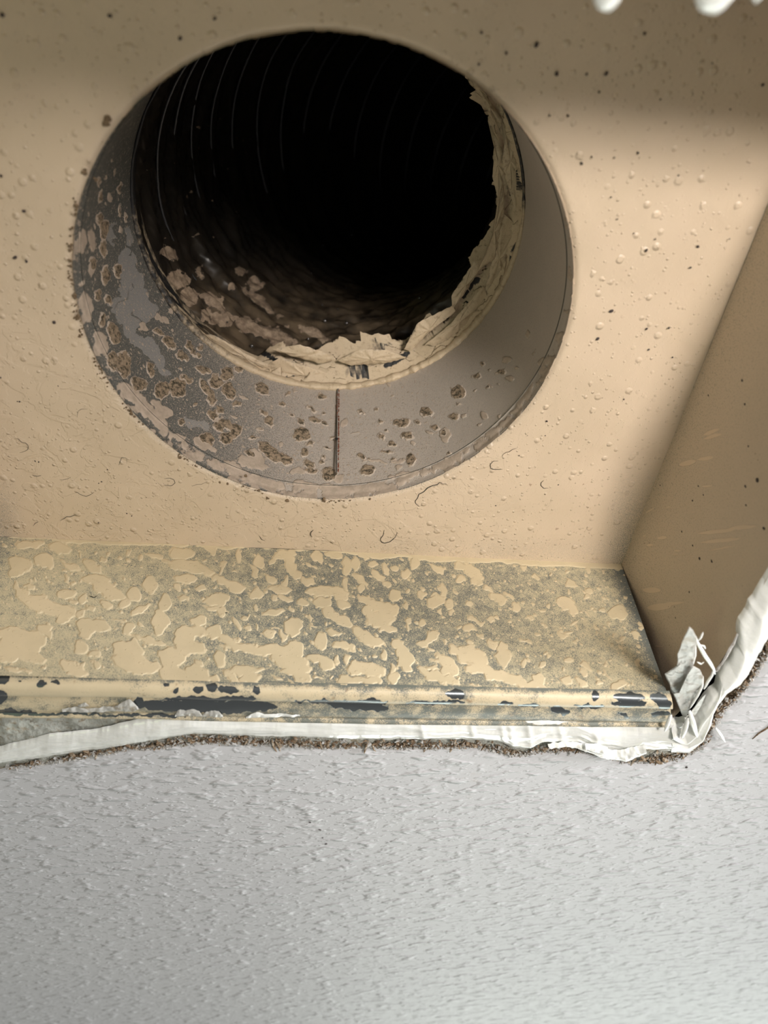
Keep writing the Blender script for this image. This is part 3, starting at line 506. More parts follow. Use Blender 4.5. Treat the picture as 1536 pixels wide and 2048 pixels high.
dirt = [(*CA,[(250,210,22,75),(265,440,33,80),(375,400,33,52),(250,50,36,85),(155,340,28,65),(235,830,23,58),(200,620,28,48),(290,650,22,48,-20),(820,1030,70,40,50),(730,940,48,26,30),(940,1150,58,32,40),(1020,1090,32,76,-25),(660,1270,33,72,-15),(430,1200,56,95,-10),(330,1200,52,85),(560,1400,75,62,40),(760,1450,72,72),(900,1430,72,82,-20),(980,1350,55,26,30),(1130,1270,75,28,20),(1330,1310,56,56,30),(1430,1270,38,28),(1230,1370,46,56),(1140,1430,32,76,-25),(340,950,50,95,-20),(1100,1080,28,28),(1090,1150,22,22)]),
 (*CB,[(250,400,62,44,50),(690,350,38,28,30),(820,260,58,32,20),(930,370,66,50,20),(1040,450,56,76,-20),(1110,560,36,28),(870,480,36,105,-28),(900,660,52,34,45),(960,620,36,36,40),(1020,740,84,36,35),(1100,800,56,66,-10),(1020,860,62,52,30),(950,760,34,56,-35),(1340,430,72,46,40),(1400,710,33,46,-20),(1350,640,38,18,20),(620,720,26,38),(850,870,70,45,20),(1370,960,84,44,30),(1450,1040,64,34,35),(1510,560,23,16),(1250,860,28,16),(750,570,16,16),(620,260,13,13),(1230,1000,50,22,30),(120,230,60,100)]),
 (*CC,[(115,165,70,40,42),(625,232,40,26),(335,222,18,13),(545,355,40,15,30),(650,390,16,12),(440,455,40,22,45),(570,440,58,26,18),(650,475,38,20,20),(175,455,23,38,-20),(125,375,36,14,20),(90,525,26,12,20),(450,570,72,62),(525,650,33,20),(480,725,36,33),(680,690,28,12,35),(635,765,16,11),(625,800,20,16),(515,830,56,36,20),(540,890,54,24),(180,720,125,50,40),(300,780,72,42,35),(1335,460,74,36,-5),(1530,365,38,42),(1380,575,50,38),(1250,650,28,24),(1155,585,40,22,10),(1465,460,28,18),(975,370,30,14,10),(1115,345,16,12),(1155,455,22,16),(1210,720,38,20,-10),(1415,790,42,44,-20),(1035,880,62,52),(980,760,38,22,20),(1265,785,26,13),(1055,785,16,9),(700,920,66,66,-20),(1200,545,16,13),(280,300,32,13,30),(370,400,18,11),(720,600,14,11)]),
 (*CD,[(510,630,68,58),(235,805,50,42),(475,855,46,26),(310,950,36,24),(385,990,24,26),(730,380,22,14,-20),(675,490,36,18,-15),(890,460,42,18,-15),(775,590,18,11),(520,742,13,9),(100,1225,46,36),(430,1170,24,12,-20)]),
 (*CE,[(350,700,30,60),(400,760,38,50),(385,1010,32,70),(560,390,20,50,10),(365,470,18,60,10),(350,330,16,50,10),(560,620,14,50),(620,700,10,30)])]
fpale = blobs(px, py, pale, 4.0, 11.); fdirt = blobs(px, py, dirt, 3.6, 9., 6); fblot = blobs(px, py, blot, 9., 20., 9)
rimband = sm(WB + .0100, WB + .0094, w) + 0 * a
fpale = np.maximum(fpale, np.where(rimband > .5, 12 * fbm(px / 16, py / 16, 4, 5) - .9 + 1.6 * sm(250, 620, px) * sm(1150, 900, px), -8))
side = sm(150, 700, px)                      # the film of overspray thickens toward the right
mist = .36 + .29 * sm(250, 760, px) + .035 * sm(900, 1100, px) - .04 * sm(560, 330, py) * sm(500, 300, px)
mist = mist + .10 * rimband * sm(300, 600, px); mist = mist - .32 * np.exp(-((w - WB) / .0016)**2)  # thinned mist paints the gap shadow at the collar's mouth
drops = sm(1000, 820, px) * .9 + .1
rdisp = .00030 * sm(-.5, 1.5, np.maximum(fpale, fdirt + 1)) + .0004 * sm(0, 3, fdirt) * (fbm(px / 3, py / 3, 12, 2) + .3)
P[..., 0] -= rdisp * np.cos(a); P[..., 1] -= rdisp * np.sin(a)
collar = grid('collar', P, mat_collar, box, {'film': fpale, 'dirt': fdirt, 'blot': fblot, 'mist': mist, 'drops': drops}, wrap=True, label='grey galvanised collar crusted with splatter and dust')
# outside of the collar and its far end, so it has thickness
Po = np.stack([CU + (CR + .0012) * np.cos(a) + 0 * w[:, ::30], CV + (CR + .0012) * np.sin(a) + 0 * w[:, ::30], w[:, ::30] + .0015 + 0 * a], -1); grid('collar_sleeve', Po, mat_outer, box, wrap=True, flip=True)
# lap seam with rust
th = math.radians(84.3); rs = CR - .0037
def cyl(th, w_, r_): return np.array([CU + r_ * math.cos(th), CV + r_ * math.sin(th), w_])
ws = np.linspace(WB + .0165, WE - .001, 70); segs = []
for i, w_ in enumerate(ws):
    wob = .00012 * math.sin(i * 1.7); segs.append([cyl(th - .0052 + wob, w_, rs), cyl(th - .0048 + wob, w_, rs - .00045), cyl(th + .0048 - wob, w_, rs - .00045), cyl(th + .0052 - wob, w_, rs)])
P = np.array(segs); 
seam = grid('lap_seam', P, mat_collar, collar, {'film': np.full(P.shape[:2], -5.), 'dirt': np.full(P.shape[:2], -5.), 'blot': np.full(P.shape[:2], -5.), 'mist': np.full(P.shape[:2], .5), 'drops': np.full(P.shape[:2], .5)}, label='narrow lap seam flecked with rust')
parts = []
for i in range(110):
    w_ = WB + .0165 + (WE - WB - .018) * rng.random(); side_ = rng.choice([-1, 1], p=[.62, .38]) if w_ > .365 else -1
    parts.append(lump(cyl(th + side_ * .0048 * rng.normal(1, .10), w_, rs - .0004), rng.uniform(.00022, .00050), (.8, .5, 1.8), .5, 2000 + i))
V, Q = join(parts); link('rust_flake', mesh('rust_flake', V, Q), mat_rust, collar, kind='stuff')
v, f = lump(cyl(th + .0035, .3455, rs - .0003), .0011, (.9, .5, 1.1), .2, 77); link('screw_hole', mesh('screw_hole', v, f), mat_dark, collar, label='small black hole in the seam')
v, f = tube([cyl(th + .0068, w_, rs + .0002) for w_ in np.linspace(WB + .015, WE - .001, 40)], .00018, 6, taper=False); link('seam_line', mesh('seam_line', v, f), mat_crack, collar)
# scored line round the collar's foot
aa = np.linspace(0, 2 * np.pi, 400); v, f = tube(np.stack([CU + (CR - .0006) * np.cos(aa), CV + (CR - .0006) * np.sin(aa), np.full(400, WB + .0104)], -1), .00016, 6, taper=False); link('bead_line', mesh('bead_line', v, f), mat_crack, collar)

# ================================================================== FLEXIBLE DUCT
duct = thing('flexible_duct', 'black plastic lined flexible duct running off behind the round opening', 'duct', (CU, CV, WE))
n, m_ = 900, 420; a = np.linspace(0, 2 * np.pi, n, endpoint=False)[:, None]; L = np.linspace(0, .85, m_)
RB = .30; thb = np.clip((L - .03) / RB, 0, 1.45); extra = np.clip(L - .03 - RB * 1.45, 0, None)
bx = np.array([.93, .37])                       # the bend goes right and a little down
cxs = RB * (1 - np.cos(thb)) + np.sin(thb) * extra; czs = WE + np.minimum(L, .03) + RB * np.sin(thb) + np.cos(thb) * extra
cen = np.stack([CU + cxs * bx[0], CV + cxs * bx[1], czs], -1)
tan_ = np.stack([np.sin(thb) * bx[0], np.sin(thb) * bx[1], np.cos(thb)], -1); e2 = np.stack([np.full(m_, -bx[1]), np.full(m_, bx[0]), np.zeros(m_)], -1); e1 = np.cross(e2, tan_)
aw = a + 0 * L[None]; Lw = L[None] + 0 * a
pitch = .026; ph = (Lw / pitch + aw / (2 * np.pi)); saw = np.abs(ph - np.round(ph)) * 2     # 0 on a wire
r = .0990 - .0035 * sm(0, .05, Lw) - .0022 * (1 - saw) * sm(.02, .05, Lw)
wr = np.cos(aw) * 9 ; wy = np.sin(aw) * 9
fold = np.abs(fbm(wr * .42 + Lw * 34, wy * .42 + Lw * 120, 2, 4)); r = r - (.015 * sm(.30, .03, Lw) * sm(0, .02, Lw) + .003) * (fold - .12) - .006 * sm(.0, .015, Lw) * sm(.3, .05, Lw) * np.abs(fbm(wr * .35, wy * .35 + Lw * 170, 5, 2))
r = np.minimum(r, .0990)
e1b = e1[None]; P = cen[None] + r[..., None] * (np.cos(aw)[..., None] * e1b + np.sin(aw)[..., None] * e2[None])
px, py = proj(P)
DU = [(240,400,3.072,[(300,320,60,40,40),(360,490,85,70,40),(440,600,55,55,45),(580,620,80,42,40),(540,720,50,34,30),(800,770,110,50,20),(960,840,120,44,25),(1200,830,95,36,20),(830,510,40,40),(745,440,27,32),(840,600,105,22,35),(930,670,36,18,45),(495,450,22,36),(700,530,32,18,20),(965,720,14,20),(1020,765,20,14),(1020,950,120,40,5),(640,730,60,40)])]
dust = blobs(px, py, DU, 8., 18., 4); low_brown = sm(500, 640, py) * sm(1000, 820, px) * .8 + .10 + .35 * sm(560, 640, py)  # liner film turns browner towards the bottom
# sprayed drops that reached the film
g3 = np.random.default_rng(5); S = [(g3.uniform(285, 520), g3.uniform(180, 480), g3.uniform(.6, 2.4), g3.uniform(.8, 2.8)) for _ in range(80)]; dust = np.maximum(dust, blobs(px, py, [(0, 0, 1., S)], 0, 9.) * 3 + 0)
liner = grid('duct_liner', P, mat_liner, duct, {'dust': dust, 'low_brown': low_brown}, wrap=True)
wL = np.linspace(.035, .60, 2600); wa = -2 * np.pi * wL / pitch; wc = np.stack([np.interp(wL, L, cen[:, k]) for k in range(3)], -1); w1 = np.stack([np.interp(wL, L, e1[:, k]) for k in range(3)], -1); w2 = np.stack([np.interp(wL, L, e2[:, k]) for k in range(3)], -1)
wr_ = 0.0912 + .0028 * fbm(np.cos(wa) * 2 + wL * 60, np.sin(wa) * 2, 3, 2) + .0065 * sm(-1., .6, np.cos(wa) + .75 * np.sin(wa) + .8 * fbm(wL * 30, wL * 0, 7, 2))
v, f = tube(wc + wr_[:, None] * (np.cos(wa)[:, None] * w1 + np.sin(wa)[:, None] * w2), .0008, 7, taper=False); link('spiral_wire', mesh('spiral_wire', v, f), mat_wire, duct)
v, f = lump(cen[-1], .12, (1, 1, 1), .1, 1); link('duct_end_plug', mesh('duct_end_plug', v, f), mat_dark, duct)  # added unseen black plug, keeps world light out of the far end

# crumpled kraft foil turned back over the collar's end
inn = [(262,330),(266,300),(280,215),(300,190),(405,75),(560,35),(680,30),(805,52),(892,98),(926,140),(938,168),(957,200),(972,245),(990,292),(987,345),(993,375),(988,440),(975,490),(948,530),(905,588),(905,612),(838,648),(820,672),(760,676),(690,690),(620,700),(560,702),(515,712),(470,694),(430,668),(395,634),(352,590),(325,552),(300,508),(285,470),(276,430),(270,380)]
q = hitw(*np.array(inn, float).T, .414); th_i = np.arctan2(q[:, 1] - CV, q[:, 0] - CU); r_i = np.hypot(q[:, 0] - CU, q[:, 1] - CV)
o_ = np.argsort(th_i); th_i = th_i[o_]; r_i = r_i[o_]; th_p = np.r_[th_i - 2 * np.pi, th_i, th_i + 2 * np.pi]; r_p = np.tile(r_i, 3)
n, m_ = 1400, 46; a = np.linspace(-np.pi, np.pi, n, endpoint=False)[:, None]; t = np.linspace(0, 1, m_)[None]
r1 = np.interp(a[:, 0], th_p, r_p)[:, None]; r1 = np.clip(r1, .070, .0972)
r0 = .0978; r = r0 + (r1 - r0) * t; w = WE - .0012 + .017 * t
# straight edged pleats: layered triangular waves that run askew round the ring
def tri(x): return np.abs(x - np.floor(x) - .5) * 2
an = a / (2 * np.pi)
def facets(an, t, K, J, shear, seed):
    """crumple: cells elongated along the ring, each a tilted flat face; returns height, distance to the fold lines"""
    g = np.random.default_rng(seed); X = an * K + shear * t * J; Y = t * J; sx, sy = np.meshgrid(np.arange(-2, K + 3), np.arange(-1, J + 2), indexing='ij'); sx = (sx + g.uniform(.1, .9, sx.shape) - K // 2).ravel(); sy = (sy + g.uniform(.1, .9, sy.shape)).ravel()
    T = g.normal(size=(2, len(sx))); f1 = np.full(X.shape, 9.); f2 = f1.copy(); H = np.zeros(X.shape)
    for i in range(len(sx)):
        dx = (X - sx[i] + K / 2) % K - K / 2; dy = Y - sy[i]; d = np.hypot(dx, dy); c = d < f1; f2 = np.where(c, f1, np.minimum(f2, d)); f1 = np.where(c, d, f1); H = np.where(c, T[0, i] * dx + T[1, i] * dy * .7, H)
    return H, f2 - f1
H1, e1_ = facets(an, t, 26, 2, .9, 3); H2, e2_ = facets(an, t, 60, 4, -.7, 8)
H = .0042 * np.clip(H1, -1, 1) + .0016 * np.clip(H2, -1, 1) + .0020 * fbm(an * 130, t * 4, 3, 3)
env = sm(0, .12, t) * sm(.0004, .006, r0 - r1); r = r - H * env; w = w + .9 * H * env
vis = vn(an * 60 + 5, t * 3, 4)
foil_dark = 1.0 * np.exp(-(e1_ / .085)**2) * sm(.35, .7, vis)
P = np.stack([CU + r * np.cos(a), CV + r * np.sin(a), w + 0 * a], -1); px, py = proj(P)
foil_dark = foil_dark * sm(.05, .25, t) * sm(1.02, .8, t) * .9 + .55 * sm(560, 420, px) * sm(.15, .6, t) + .75 * sm(420, 330, py) * sm(900, 500, px)  # dark fold lines; foil also darker at left and upper left
dark_slash = [(450,0,1.,[(0,0,1,1)]), (640,400,3.072,[(470,980,90,22,-28),(900,570,60,10,-50),(950,500,40,18,-30),(1190,320,14,70,18),(700,760,100,5,-22),(1265,70,8,26)]), (400,480,3.072,[(400,700,120,16,28),(480,610,40,10,10)])]  # dark strokes drawn across the foil
gf = blobs(px, py, dark_slash[1:], 1.2, 7., 5); foil_dark = np.maximum(foil_dark, sm(-1.2, .6, gf) * 1.1)
foil = grid('turned_back_foil', P, mat_fold, duct, {'foil_dark': foil_dark}, wrap=True, label='crumpled tan kraft foil turned over the collar end')
# rolled outer rim of the foil
a = np.linspace(0, 2 * np.pi, 900, endpoint=False)[:, None]; b = np.linspace(0, 2 * np.pi, 13)[None]
rad = .0018 + .0009 * fbm(np.cos(a) * 22, np.sin(a) * 22, 7, 4) * 2; bot = sm(-.35, .5, np.sin(a)); rad = rad * (.35 + .75 * bot)
R0 = .0974 - .0010 + .0006 * fbm(np.cos(a) * 9, np.sin(a) * 9, 2, 3); P = np.stack([CU + (R0 + rad * np.cos(b)) * np.cos(a), CV + (R0 + rad * np.cos(b)) * np.sin(a), WE - .0010 + rad * np.sin(b) * 1.3], -1)
grid('foil_rim', P, mat_fold, duct, {'foil_dark': .55 * np.ones(P.shape[:2]) * sm(-.2, -.9, np.cos(a)) + .6 * sm(.1, -.3, np.sin(a)) + .1 + 0 * b}, wrap=True, label='pale frayed rim of the kraft foil')  # rim darker at left and top
# loose pleats lying over each other, each its own strip
pleats = [  # outline in the plane of the opening, w offset
 [(515,742),(560,716),(640,742),(700,760),(660,770),(590,768)], [(545,700),(600,690),(655,708),(672,722),(640,728),(580,712)],
 [(675,722),(720,700),(770,700),(815,716),(770,728),(700,732)], [(700,752),(780,742),(850,716),(905,680),(880,712),(810,748),(740,762)],
 [(808,700),(836,646),(905,612),(912,624),(856,668),(822,704)], [(850,690),(900,650),(968,570),(975,596),(930,660),(880,694)],
 [(905,622),(903,592),(950,522),(962,536),(935,580)], [(968,590),(985,520),(1000,420),(1034,452),(1016,530),(990,580)], [(955,545),(985,470),(1004,350),(1010,420),(990,520)],
 [(985,355),(990,292),(975,240),(1006,300),(1020,370),(1002,420)], [(1003,330),(1012,270),(990,215),(1032,290),(1050,380),(1036,440)], [(968,205),(958,178),(972,190),(1004,238),(1000,270)],
 [(405,668),(430,672),(500,712),(560,742),(575,756),(520,744),(450,705)]]
for i, q in enumerate(pleats):
    q = np.array(q, float); c = q.mean(0); qq = resample(np.vstack([q, q[:1]]), 49)[:-1]; tt = np.array([0, .35, .7, .88, 1.])
    X = c + (qq[:, None] - c) * tt[None, :, None]; wz = .4035 - .0008 * (i % 3) + .010 * (1 - .3 * (i % 2))*0 + .0; P = hitw(X[..., 0], X[..., 1], wz + 0 * X[..., 0])
    d = (X @ np.array([math.cos(i * 1.3), math.sin(i * 1.3)])) / 14.; P[..., 2] += -.0014 * (1 - tt[None]**2) + .0011 * tri(d + i * .3) + .0008 * fbm(X[..., 0] / 8, X[..., 1] / 8, i, 3)
    cr = sm(.55, 1., tt[None]) * .5 * (fbm(X[..., 0] / 18, X[..., 1] / 18, 3, 2) + .75) + 0 * X[..., 0]
    grid('foil_pleat', P, mat_fold, duct, {'foil_dark': cr}, wrap=True)
# water beads
for k_, (x, y, r) in enumerate([(645,605,1.6),(671,616,1.3),(646,641,2.4),(689,647,2.2),(613,682,1.7),(649,488,1.5),(705,465,1.5),(626,543,1.2),(727,550,1.1),(834,597,2.1),(700,461,1.0),(500,693,2.0),(742,500,1.1),(690,571,1.1),(452,642,1.0)]):
    # nearest point of the liner that the picture shows there
    me_ = liner.data; 
    if k_ == 0:
        co = np.empty(len(me_.vertices) * 3, dtype=np.float32); me_.vertices.foreach_get('co', co); co = co.reshape(-1, 3).astype(float); co[:, 2] -= ZC; lx, ly = proj(co)
    d2 = (lx - x)**2 + (ly - y)**2; cand = np.where(d2 < 30)[0]
    if len(cand) == 0: cand = np.array([np.argmin(d2)])
    p = co[cand[np.argmin(co[cand, 2])]]; v, f = lump(p * .997, r * .00042 * 1.2, (1.2, 1, .9), .06, k_); link('water_bead', mesh('water_bead', v, f), mat_water, duct)

# ================================================================== BROKEN BOARD EDGE
up_px = [(-160,1510),(0,1497),(50,1486),(98,1473),(195,1462),(240,1452),(277,1444),(325,1435),(374,1430),(430,1431),(500,1434),(640,1434),(800,1436),(900,1438),(980,1437),(1030,1434),(1100,1430),(1150,1433),(1190,1445),(1250,1447),(1300,1446),(1340,1441),(1352,1440)]
lo_px = [(-160,1548),(0,1530),(100,1518),(200,1503),(235,1496),(290,1486),(309,1483),(345,1477),(374,1471),(407,1470),(456,1474),(500,1474),(580,1475),(650,1478),(710,1482),(730,1481),(775,1483),(808,1480),(900,1481),(960,1483),(1005,1488),(1024,1499),(1045,1501),(1063,1498),(1082,1488),(1120,1485),(1160,1486),(1180,1497),(1209,1503),(1251,1517),(1275,1510),(1284,1500),(1323,1506),(1352,1508)]
up = np.array(up_px, float); lo = np.array(lo_px, float)
# recessed broken gypsum between lip and ceiling paint
n = 800; xs = np.linspace(-150, 1350, n); ya = np.interp(xs, [-160, 0, 300, 430, 1340], [1418, 1421, 1423, 1428, 1440]); yb = np.interp(xs, [e[0] for e in edge_px[:28]], [e[1] for e in edge_px[:28]]) + 1
t = np.linspace(0, 1, 60)[None]; Y = ya[:, None] * (1 - t) + yb[:, None] * t; X = xs[:, None] + 0 * t; P = hitw(X, Y, WC + 0 * X)
P[..., 2] += .0040 - .0026 * t + .0035 * fbm(P[..., 0] * 170, P[..., 1] * 170, 3, 5) + .003 * fbm(P[..., 0] * 40, P[..., 1] * 40, 7, 2); P[..., 2] = np.maximum(P[..., 2], WC - .0002)
gyp = grid('gypsum_core', P, mat_gypsum, ceil, label='broken grey white gypsum core between metal lip and ceiling paint')
# torn paper and crumbs along the paint edge
parts = []; wparts = []; bparts = []
ed = resample(np.array(edge_px, float), 2000); g4 = np.random.default_rng(21)
for i in range(6500):
    x, y = ed[int(g4.uniform(180, 1999))]
    yl_ = np.interp(x, lo[:, 0], lo[:, 1]); lim = max(3., (y - yl_)) if x < 1350 else 16
    if x < 270: lim = 7
    off = -abs(g4.normal(0, .5)) * lim + 1.5; dx = 0
    if x > 1400: dx = off * .8; off *= .6
    c = hitw(x + dx, y + off, WC - .0004 + g4.uniform(-.0004, .0014)); r = .00024 + .0012 * g4.random()**3 * (1. if x < 1400 else .8)
    kind = g4.random(); near = off > -2.2
    (wparts if (near and kind < .80) or kind < .26 else (bparts if kind < .62 else parts)).append(shard(c, r, i))
for arr, nm, mt, lb in ((parts, 'gypsum_crumb', mat_crumb, 'crumbs of gypsum along the torn edge'), (wparts, 'paint_flake', mat_white_crumb, 'white flecks of broken paint along the torn edge'), (bparts, 'paper_shred', mat_paper, 'brown shreds of board paper along the torn edge')):
    V, Q = join(arr); link(nm, mesh(nm, V, Q, smooth=False), mt, ceil, label=lb, kind='stuff')
# bigger shreds hanging off the edge
for x, y, dx, dy, r in [(545,1480,6,22,.6),(552,1484,10,20,.5),(735,1488,-6,18,.6),(745,1490,8,12,.5),(1272,1508,-9,22,.8),(1280,1510,12,10,.9),(1325,1515,10,8,1.2),(1310,1520,14,6,1.2),(1030,1500,-8,10,.8),(640,1482,4,14,.5),(1436,1425,-4,-16,.8),(1300,1516,-20,4,.7),(1375,1500,16,-8,.8)]:
    q = np.array([(x, y), (x + dx * .4, y + dy * .5), (x + dx, y + dy)], float); p = hitw(q[:, 0], q[:, 1], WC - .0010 + 0 * q[:, 0]); v, f = tube(p + .0003 * rng.normal(size=p.shape), r * .0009, 7, 14); link('paper_shred', mesh('paper_shred', v, f), mat_crumb, ceil)
# specks and scratch on the ceiling paint
for x, y, r in [(1373,1535,3.),(620,1645,2.),(640,1660,2.2),(652,1688,2.4),(645,1676,1.5)]:
    v, f = lump(hitw(x, y, WC - .0002), r * .00022, (1.6 if x < 1000 else 1, 1.1, .3), .4, int(x)); link('dark_speck', mesh('dark_speck', v, f), mat_speck, ceil)
sc_ = hitw(np.array([1505., 1518, 1536, 1560]), np.array([1478., 1466, 1455, 1430]), WC - .0001 + np.zeros(4)); v, f = tube(sc_, .0005, 6, 16); link('paint_scratch', mesh('paint_scratch', v, f), mat_paper, ceil)

# ================================================================== CAULK
bead = thing('caulk_bead', 'long glossy white caulk bead along the lower edge of the box, drooping at the left', 'caulk', (.02, .315, WC), 'caulk beads round the opening')
n, m_ = 1300, 34; xs = np.linspace(-150, 1350, n); yu = np.interp(xs, up[:, 0], up[:, 1]) + 1.6 * 2 * fbm(xs / 18, xs * 0, 3, 3); yl_ = np.interp(xs, lo[:, 0], lo[:, 1]) + 1.8 * 2 * fbm(xs / 13, xs * 0 + 9, 5, 3)
t = np.linspace(0, 1, m_)[None]; Y = yu[:, None] * (1 - t) + yl_[:, None] * t; X = xs[:, None] + 0 * t; P = hitw(X, Y, WC + 0 * X)
prof = np.sin(np.pi * np.clip(t, 0, 1))**.55
hgt = .0038 - .0012 * sm(330, 120, xs)[:, None] + .0012 * fbm(xs / 60, xs * 0 + 4, 6, 3)[:, None]
P[..., 2] -= prof * hgt - .0016; P[..., 2] -= .0012 * fbm(X / 90, t * 7 + X / 400, 2, 3) * prof
P[..., 2] -= .0012 * np.exp(-((t - .78 + .05 * np.sin(X / 70)) / .05)**2) * sm(1000, 1060, X) * sm(1345, 1280, X)      # smeared ridge at the right
for x0 in (845, 1005, 1022, 1058, 1120, 1192, 945): P[..., 2] -= .0004 * np.exp(-((X - x0 - 10 * (t - .5)) / 6)**2) * prof
b0 = grid('caulk_strand', P, mat_caulk, bead)
# thin torn lip of caulk on the flange
def ribbon(L1, L2, off, h, mat, parent, name, n=90, m_=12, label=None):
    a_ = resample(np.array(L1, float), n); b_ = resample(np.array(L2, float), n); t = np.linspace(0, 1, m_)[None, :, None]; X = a_[:, None] * (1 - t) + b_[:, None] * t
    P = hitw(X[..., 0], X[..., 1], WC - off + 0 * X[..., 0]); tt = t[..., 0]; P[..., 2] -= h * np.sin(np.pi * tt)**.6 * (1 + .8 * fbm(X[..., 0] / 16, X[..., 1] / 16, 3, 3)) + .0012 * fbm(X[..., 0] / 9, X[..., 1] / 9, 8, 3)
    return grid(name, P, mat, parent, label=label)
ribbon([(124,1418),(150,1414),(180,1417),(230,1412),(258,1398),(262,1400),(277,1416)], [(126,1423),(150,1425),(185,1424),(230,1423),(252,1424),(268,1422),(278,1417)], .0022, .0005, mat_film, bead, 'torn_skin', label='thin torn skin of caulk on the metal lip')
ribbon([(155,1411),(170,1404),(178,1410)], [(158,1414),(172,1413),(178,1412)], .0020, .0004, mat_film, bead, 'torn_skin', 20, 6)
for q in ([(350,1430),(356,1420),(366,1417),(378,1419),(388,1416),(398,1421),(404,1430)], [(404,1430),(413,1423),(422,1421),(432,1418),(440,1424),(446,1431)], [(492,1433),(500,1429),(515,1424),(528,1428),(560,1427),(600,1430)]):
    ribbon(q, [(q[0][0], q[0][1] + 3), (q[-1][0], q[-1][1] + 3)], .0016, .0003, mat_film if q[0][0] < 480 else mat_caulk, bead, 'caulk_smear', 40, 8)
# folded tail at the right of the bead
ribbon([(1095,1487),(1130,1482),(1165,1486),(1200,1498),(1235,1500),(1290,1490)], [(1100,1490),(1135,1488),(1165,1497),(1205,1513),(1250,1522),(1292,1506)], .0030, .0022, mat_caulk, bead, 'folded_tail', 120, 16)
ribbon([(1170,1487),(1190,1486),(1215,1494)], [(1168,1492),(1190,1503),(1216,1506)], .0046, .0022, mat_caulk, bead, 'folded_tail', 40, 12)

cs = thing('caulk_bead', 'thick smeared white caulk bead climbing the right corner of the opening', 'caulk', (.19, .28, WC), 'caulk beads round the opening')
Lq = [(1338,1436),(1362,1441),(1383,1436),(1397,1412),(1412,1392),(1430,1372),(1436,1350),(1455,1324),(1473,1288),(1474,1262),(1480,1240),(1494,1220),(1500,1203),(1522,1172),(1540,1142),(1600,1040),(1700,860)]
Rq = [(1342,1508),(1380,1508),(1408,1485),(1424,1448),(1428,1424),(1436,1404),(1452,1390),(1480,1370),(1504,1340),(1516,1318),(1526,1302),(1536,1284),(1546,1262),(1565,1228),(1585,1190),(1650,1060),(1760,860)]
n, m_ = 520, 44; u_ = np.linspace(0, 1, len(Lq)); uu = np.linspace(0, 1, n)
a_ = np.stack([np.interp(uu, u_, np.array(Lq, float)[:, k]) for k in (0, 1)], -1); b_ = np.stack([np.interp(uu, u_, np.array(Rq, float)[:, k]) for k in (0, 1)], -1)
a_ += 5.0 * np.stack([fbm(uu * 22, uu * 0, 3, 2), fbm(uu * 22, uu * 0 + 7, 3, 2)], -1); b_ += 4.0 * np.stack([fbm(uu * 26, uu * 0 + 2, 5, 3), fbm(uu * 26, uu * 0 + 3, 6, 3)], -1)
t = np.linspace(0, 1, m_)[None, :, None]; X = a_[:, None] * (1 - t) + b_[:, None] * t; P = hitw(X[..., 0], X[..., 1], WC + 0 * X[..., 0]); tt = t[..., 0]
bul = np.sin(np.pi * tt)**.5; P[..., 2] += .0020 - .0050 * bul
al = uu[:, None]; P[..., 2] -= .0040 * fbm(tt * 2.0 + al * 2.2, al * 3.2, 4, 2) * bul + .0004 * fbm(X[..., 0] / 22, X[..., 1] / 22, 9, 2)
P[..., 2] -= .0022 * np.exp(-((tt - .35 - .1 * np.sin(al * 30)) / .07)**2) * sm(.45, .1, al) + .0016 * np.exp(-((tt - .62) / .05)**2) * sm(.35, .1, al)
grid('caulk_strand', P, mat_caulk, cs)
# brown sheet put in for the shadow gap behind the strand
X = np.stack([b_ - 3, b_ + np.array([14, 5])], 1); P = hitw(X[..., 0], X[..., 1], WC + .0035 + 0 * X[..., 0]); P = P[:300]; P[..., 2] += .002 * fbm(X[:300, :, 0] / 9, X[:300, :, 1] / 9, 2, 3); grid('gap_shade_sheet', P, mat_paper, ceil)
# pale ragged edge of paint along the side panel's rim
ribbon([(1430,1342),(1445,1320),(1455,1300),(1466,1282),(1474,1264)], [(1434,1344),(1448,1324),(1459,1306),(1470,1288),(1477,1268)], .0012, .0006, mat_white_crumb, cs, 'paint_flake', 60, 6)
# torn skin that hangs in the corner
def sheet(q, off, tilt, name, mat, parent, lab=None, nrm=1.):
    q = np.array(q, float); c = q.mean(0); qq = resample(np.vstack([q, q[:1]]), 97)[:-1]; tt = np.linspace(0, 1, 14); X = c + (qq[:, None] - c) * tt[None, :, None]
    d = X - c; P = hitw(X[..., 0], X[..., 1], WC - off - (d[..., 1] * tilt[1] + d[..., 0] * tilt[0]) * 1e-4 + .0022 * fbm(X[..., 0] / 20, X[..., 1] / 20, 4, 3) * nrm + .0004 * np.abs(fbm(X[..., 0] / 14, X[..., 1] / 14, 6, 2)))
    o = grid(name, P, mat, parent, wrap=True, label=lab); mo = o.modifiers.new('thickness', 'SOLIDIFY'); mo.thickness = .0003; return o
sheet([(1379,1254),(1386,1262),(1394,1278),(1389,1290),(1388,1308),(1387,1330),(1376,1344),(1370,1360),(1362,1385),(1350,1390),(1342,1384),(1339,1368),(1333,1358),(1329,1347),(1338,1349),(1346,1350),(1352,1338),(1356,1322),(1355,1308),(1360,1298),(1364,1284),(1372,1268)], .004, (.4, -.9), 'torn_skin', mat_film, cs, 'translucent torn skin of caulk standing up like a shard')
sheet([(1386,1332),(1400,1340),(1406,1354),(1404,1372),(1397,1386),(1390,1400),(1380,1418),(1372,1436),(1364,1430),(1356,1410),(1346,1388),(1358,1386),(1366,1368),(1374,1350)], .003, (.3, -.8), 'torn_skin', mat_film, cs)
sheet([(1400,1400),(1412,1388),(1402,1412),(1390,1432),(1378,1440),(1382,1424)], .004, (.3, -.8), 'torn_skin', mat_film, cs)
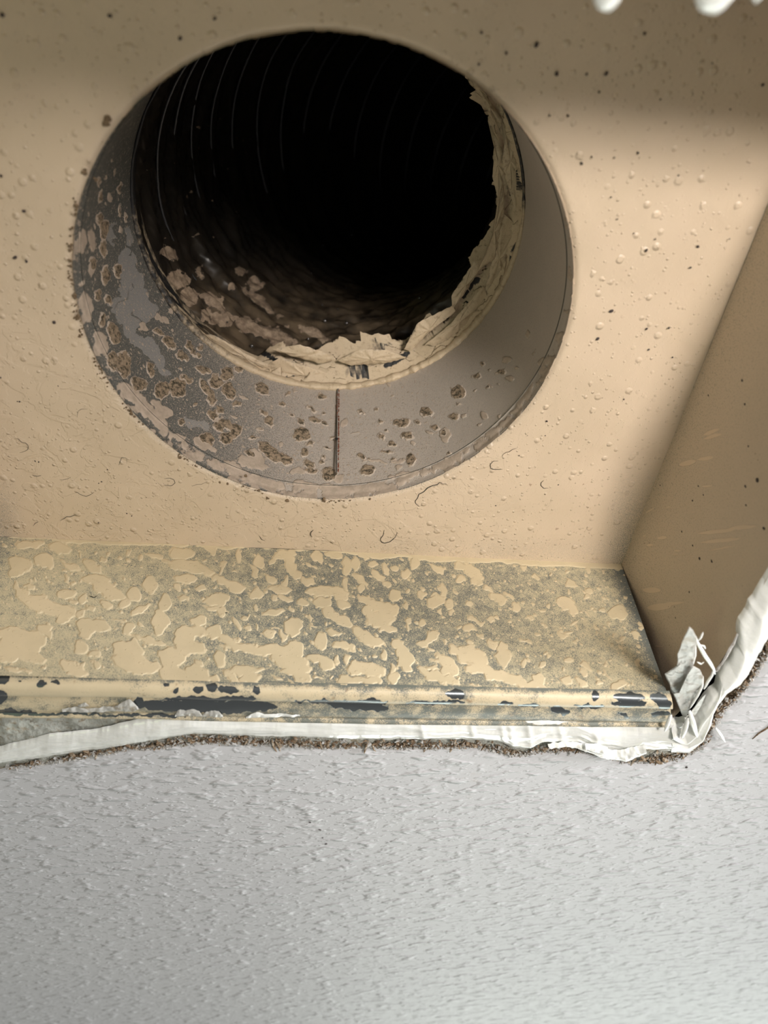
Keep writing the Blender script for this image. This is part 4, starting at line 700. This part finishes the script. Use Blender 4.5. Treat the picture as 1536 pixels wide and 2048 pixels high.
for q, r in (([(1391,1272),(1394,1284),(1402,1298),(1410,1312),(1420,1326),(1427,1338),(1430,1348)], .0009), ([(1427,1338),(1424,1350),(1416,1362),(1408,1378)], .0007), ([(1396,1282),(1402,1274),(1406,1264)], .0005), ([(1400,1290),(1408,1292),(1411,1298)], .0004), ([(1394,1324),(1402,1328),(1408,1324)], .0004), ([(1406,1352),(1404,1372),(1394,1392),(1380,1416)], .0007), ([(1378,1420),(1386,1446),(1394,1474)], .0013), ([(1376,1434),(1372,1452),(1364,1476)], .0012), ([(1386,1330),(1390,1310),(1390,1290),(1394,1276)], .0006), ([(1342,1428),(1336,1446),(1330,1462)], .0010), ([(1431,1455),(1442,1470),(1450,1484)], .0007)):
    p = hitw(*np.array(q, float).T, WC - .0045 + np.zeros(len(q))); v, f = tube(p, r, 8, 30); link('caulk_string', mesh('caulk_string', v, f), mat_caulk, cs)
for x, y, r in [(1372,1480,13),(1352,1470,14),(1340,1450,9),(1395,1465,9),(1360,1450,8),(1385,1450,8)]:
    v, f = lump(hitw(x, y, WC - .0010), r * .00020, (1, 1.5, .55), .25, int(x)); link('caulk_lump', mesh('caulk_lump', v, f), mat_caulk, cs)
# caulk round the near edge of the opening, out of focus at the top of the picture
ct = thing('caulk_bead', 'blurred white caulk tatters hanging over the near edge of the opening', 'caulk', (.05, .02, WC), 'caulk beads round the opening')
xs = np.linspace(-.205, .21, 300)[:, None]; t = np.linspace(0, 1, 16)[None]; v0 = np.interp(xs, [-.21, -.06, .05, .16, .22], [.024, .0195, .012, .0105, .012])
drop = .0050 + .0035 * fbm(xs * 90, xs * 0, 3, 3) + .012 * np.exp(-((xs - .0615) / .0045)**4) + .0095 * np.exp(-((xs - .0860) / .0055)**4) + .0065 * np.exp(-((xs - .0750) / .004)**2) + .007 * np.exp(-((xs - .0960) / .003)**2) + .0110 * np.exp(-((xs + .013) / .007)**4)
P = np.stack([xs + .0 * t, v0 - .003 + (drop + .003) * t, WC - .0030 * np.sin(np.pi * t)**.6 + .0008 + 0 * xs], -1); P[..., 2] -= .001 * fbm(P[..., 0] * 200, P[..., 1] * 200, 2, 3)
grid('caulk_strand', P, mat_caulk, ct)
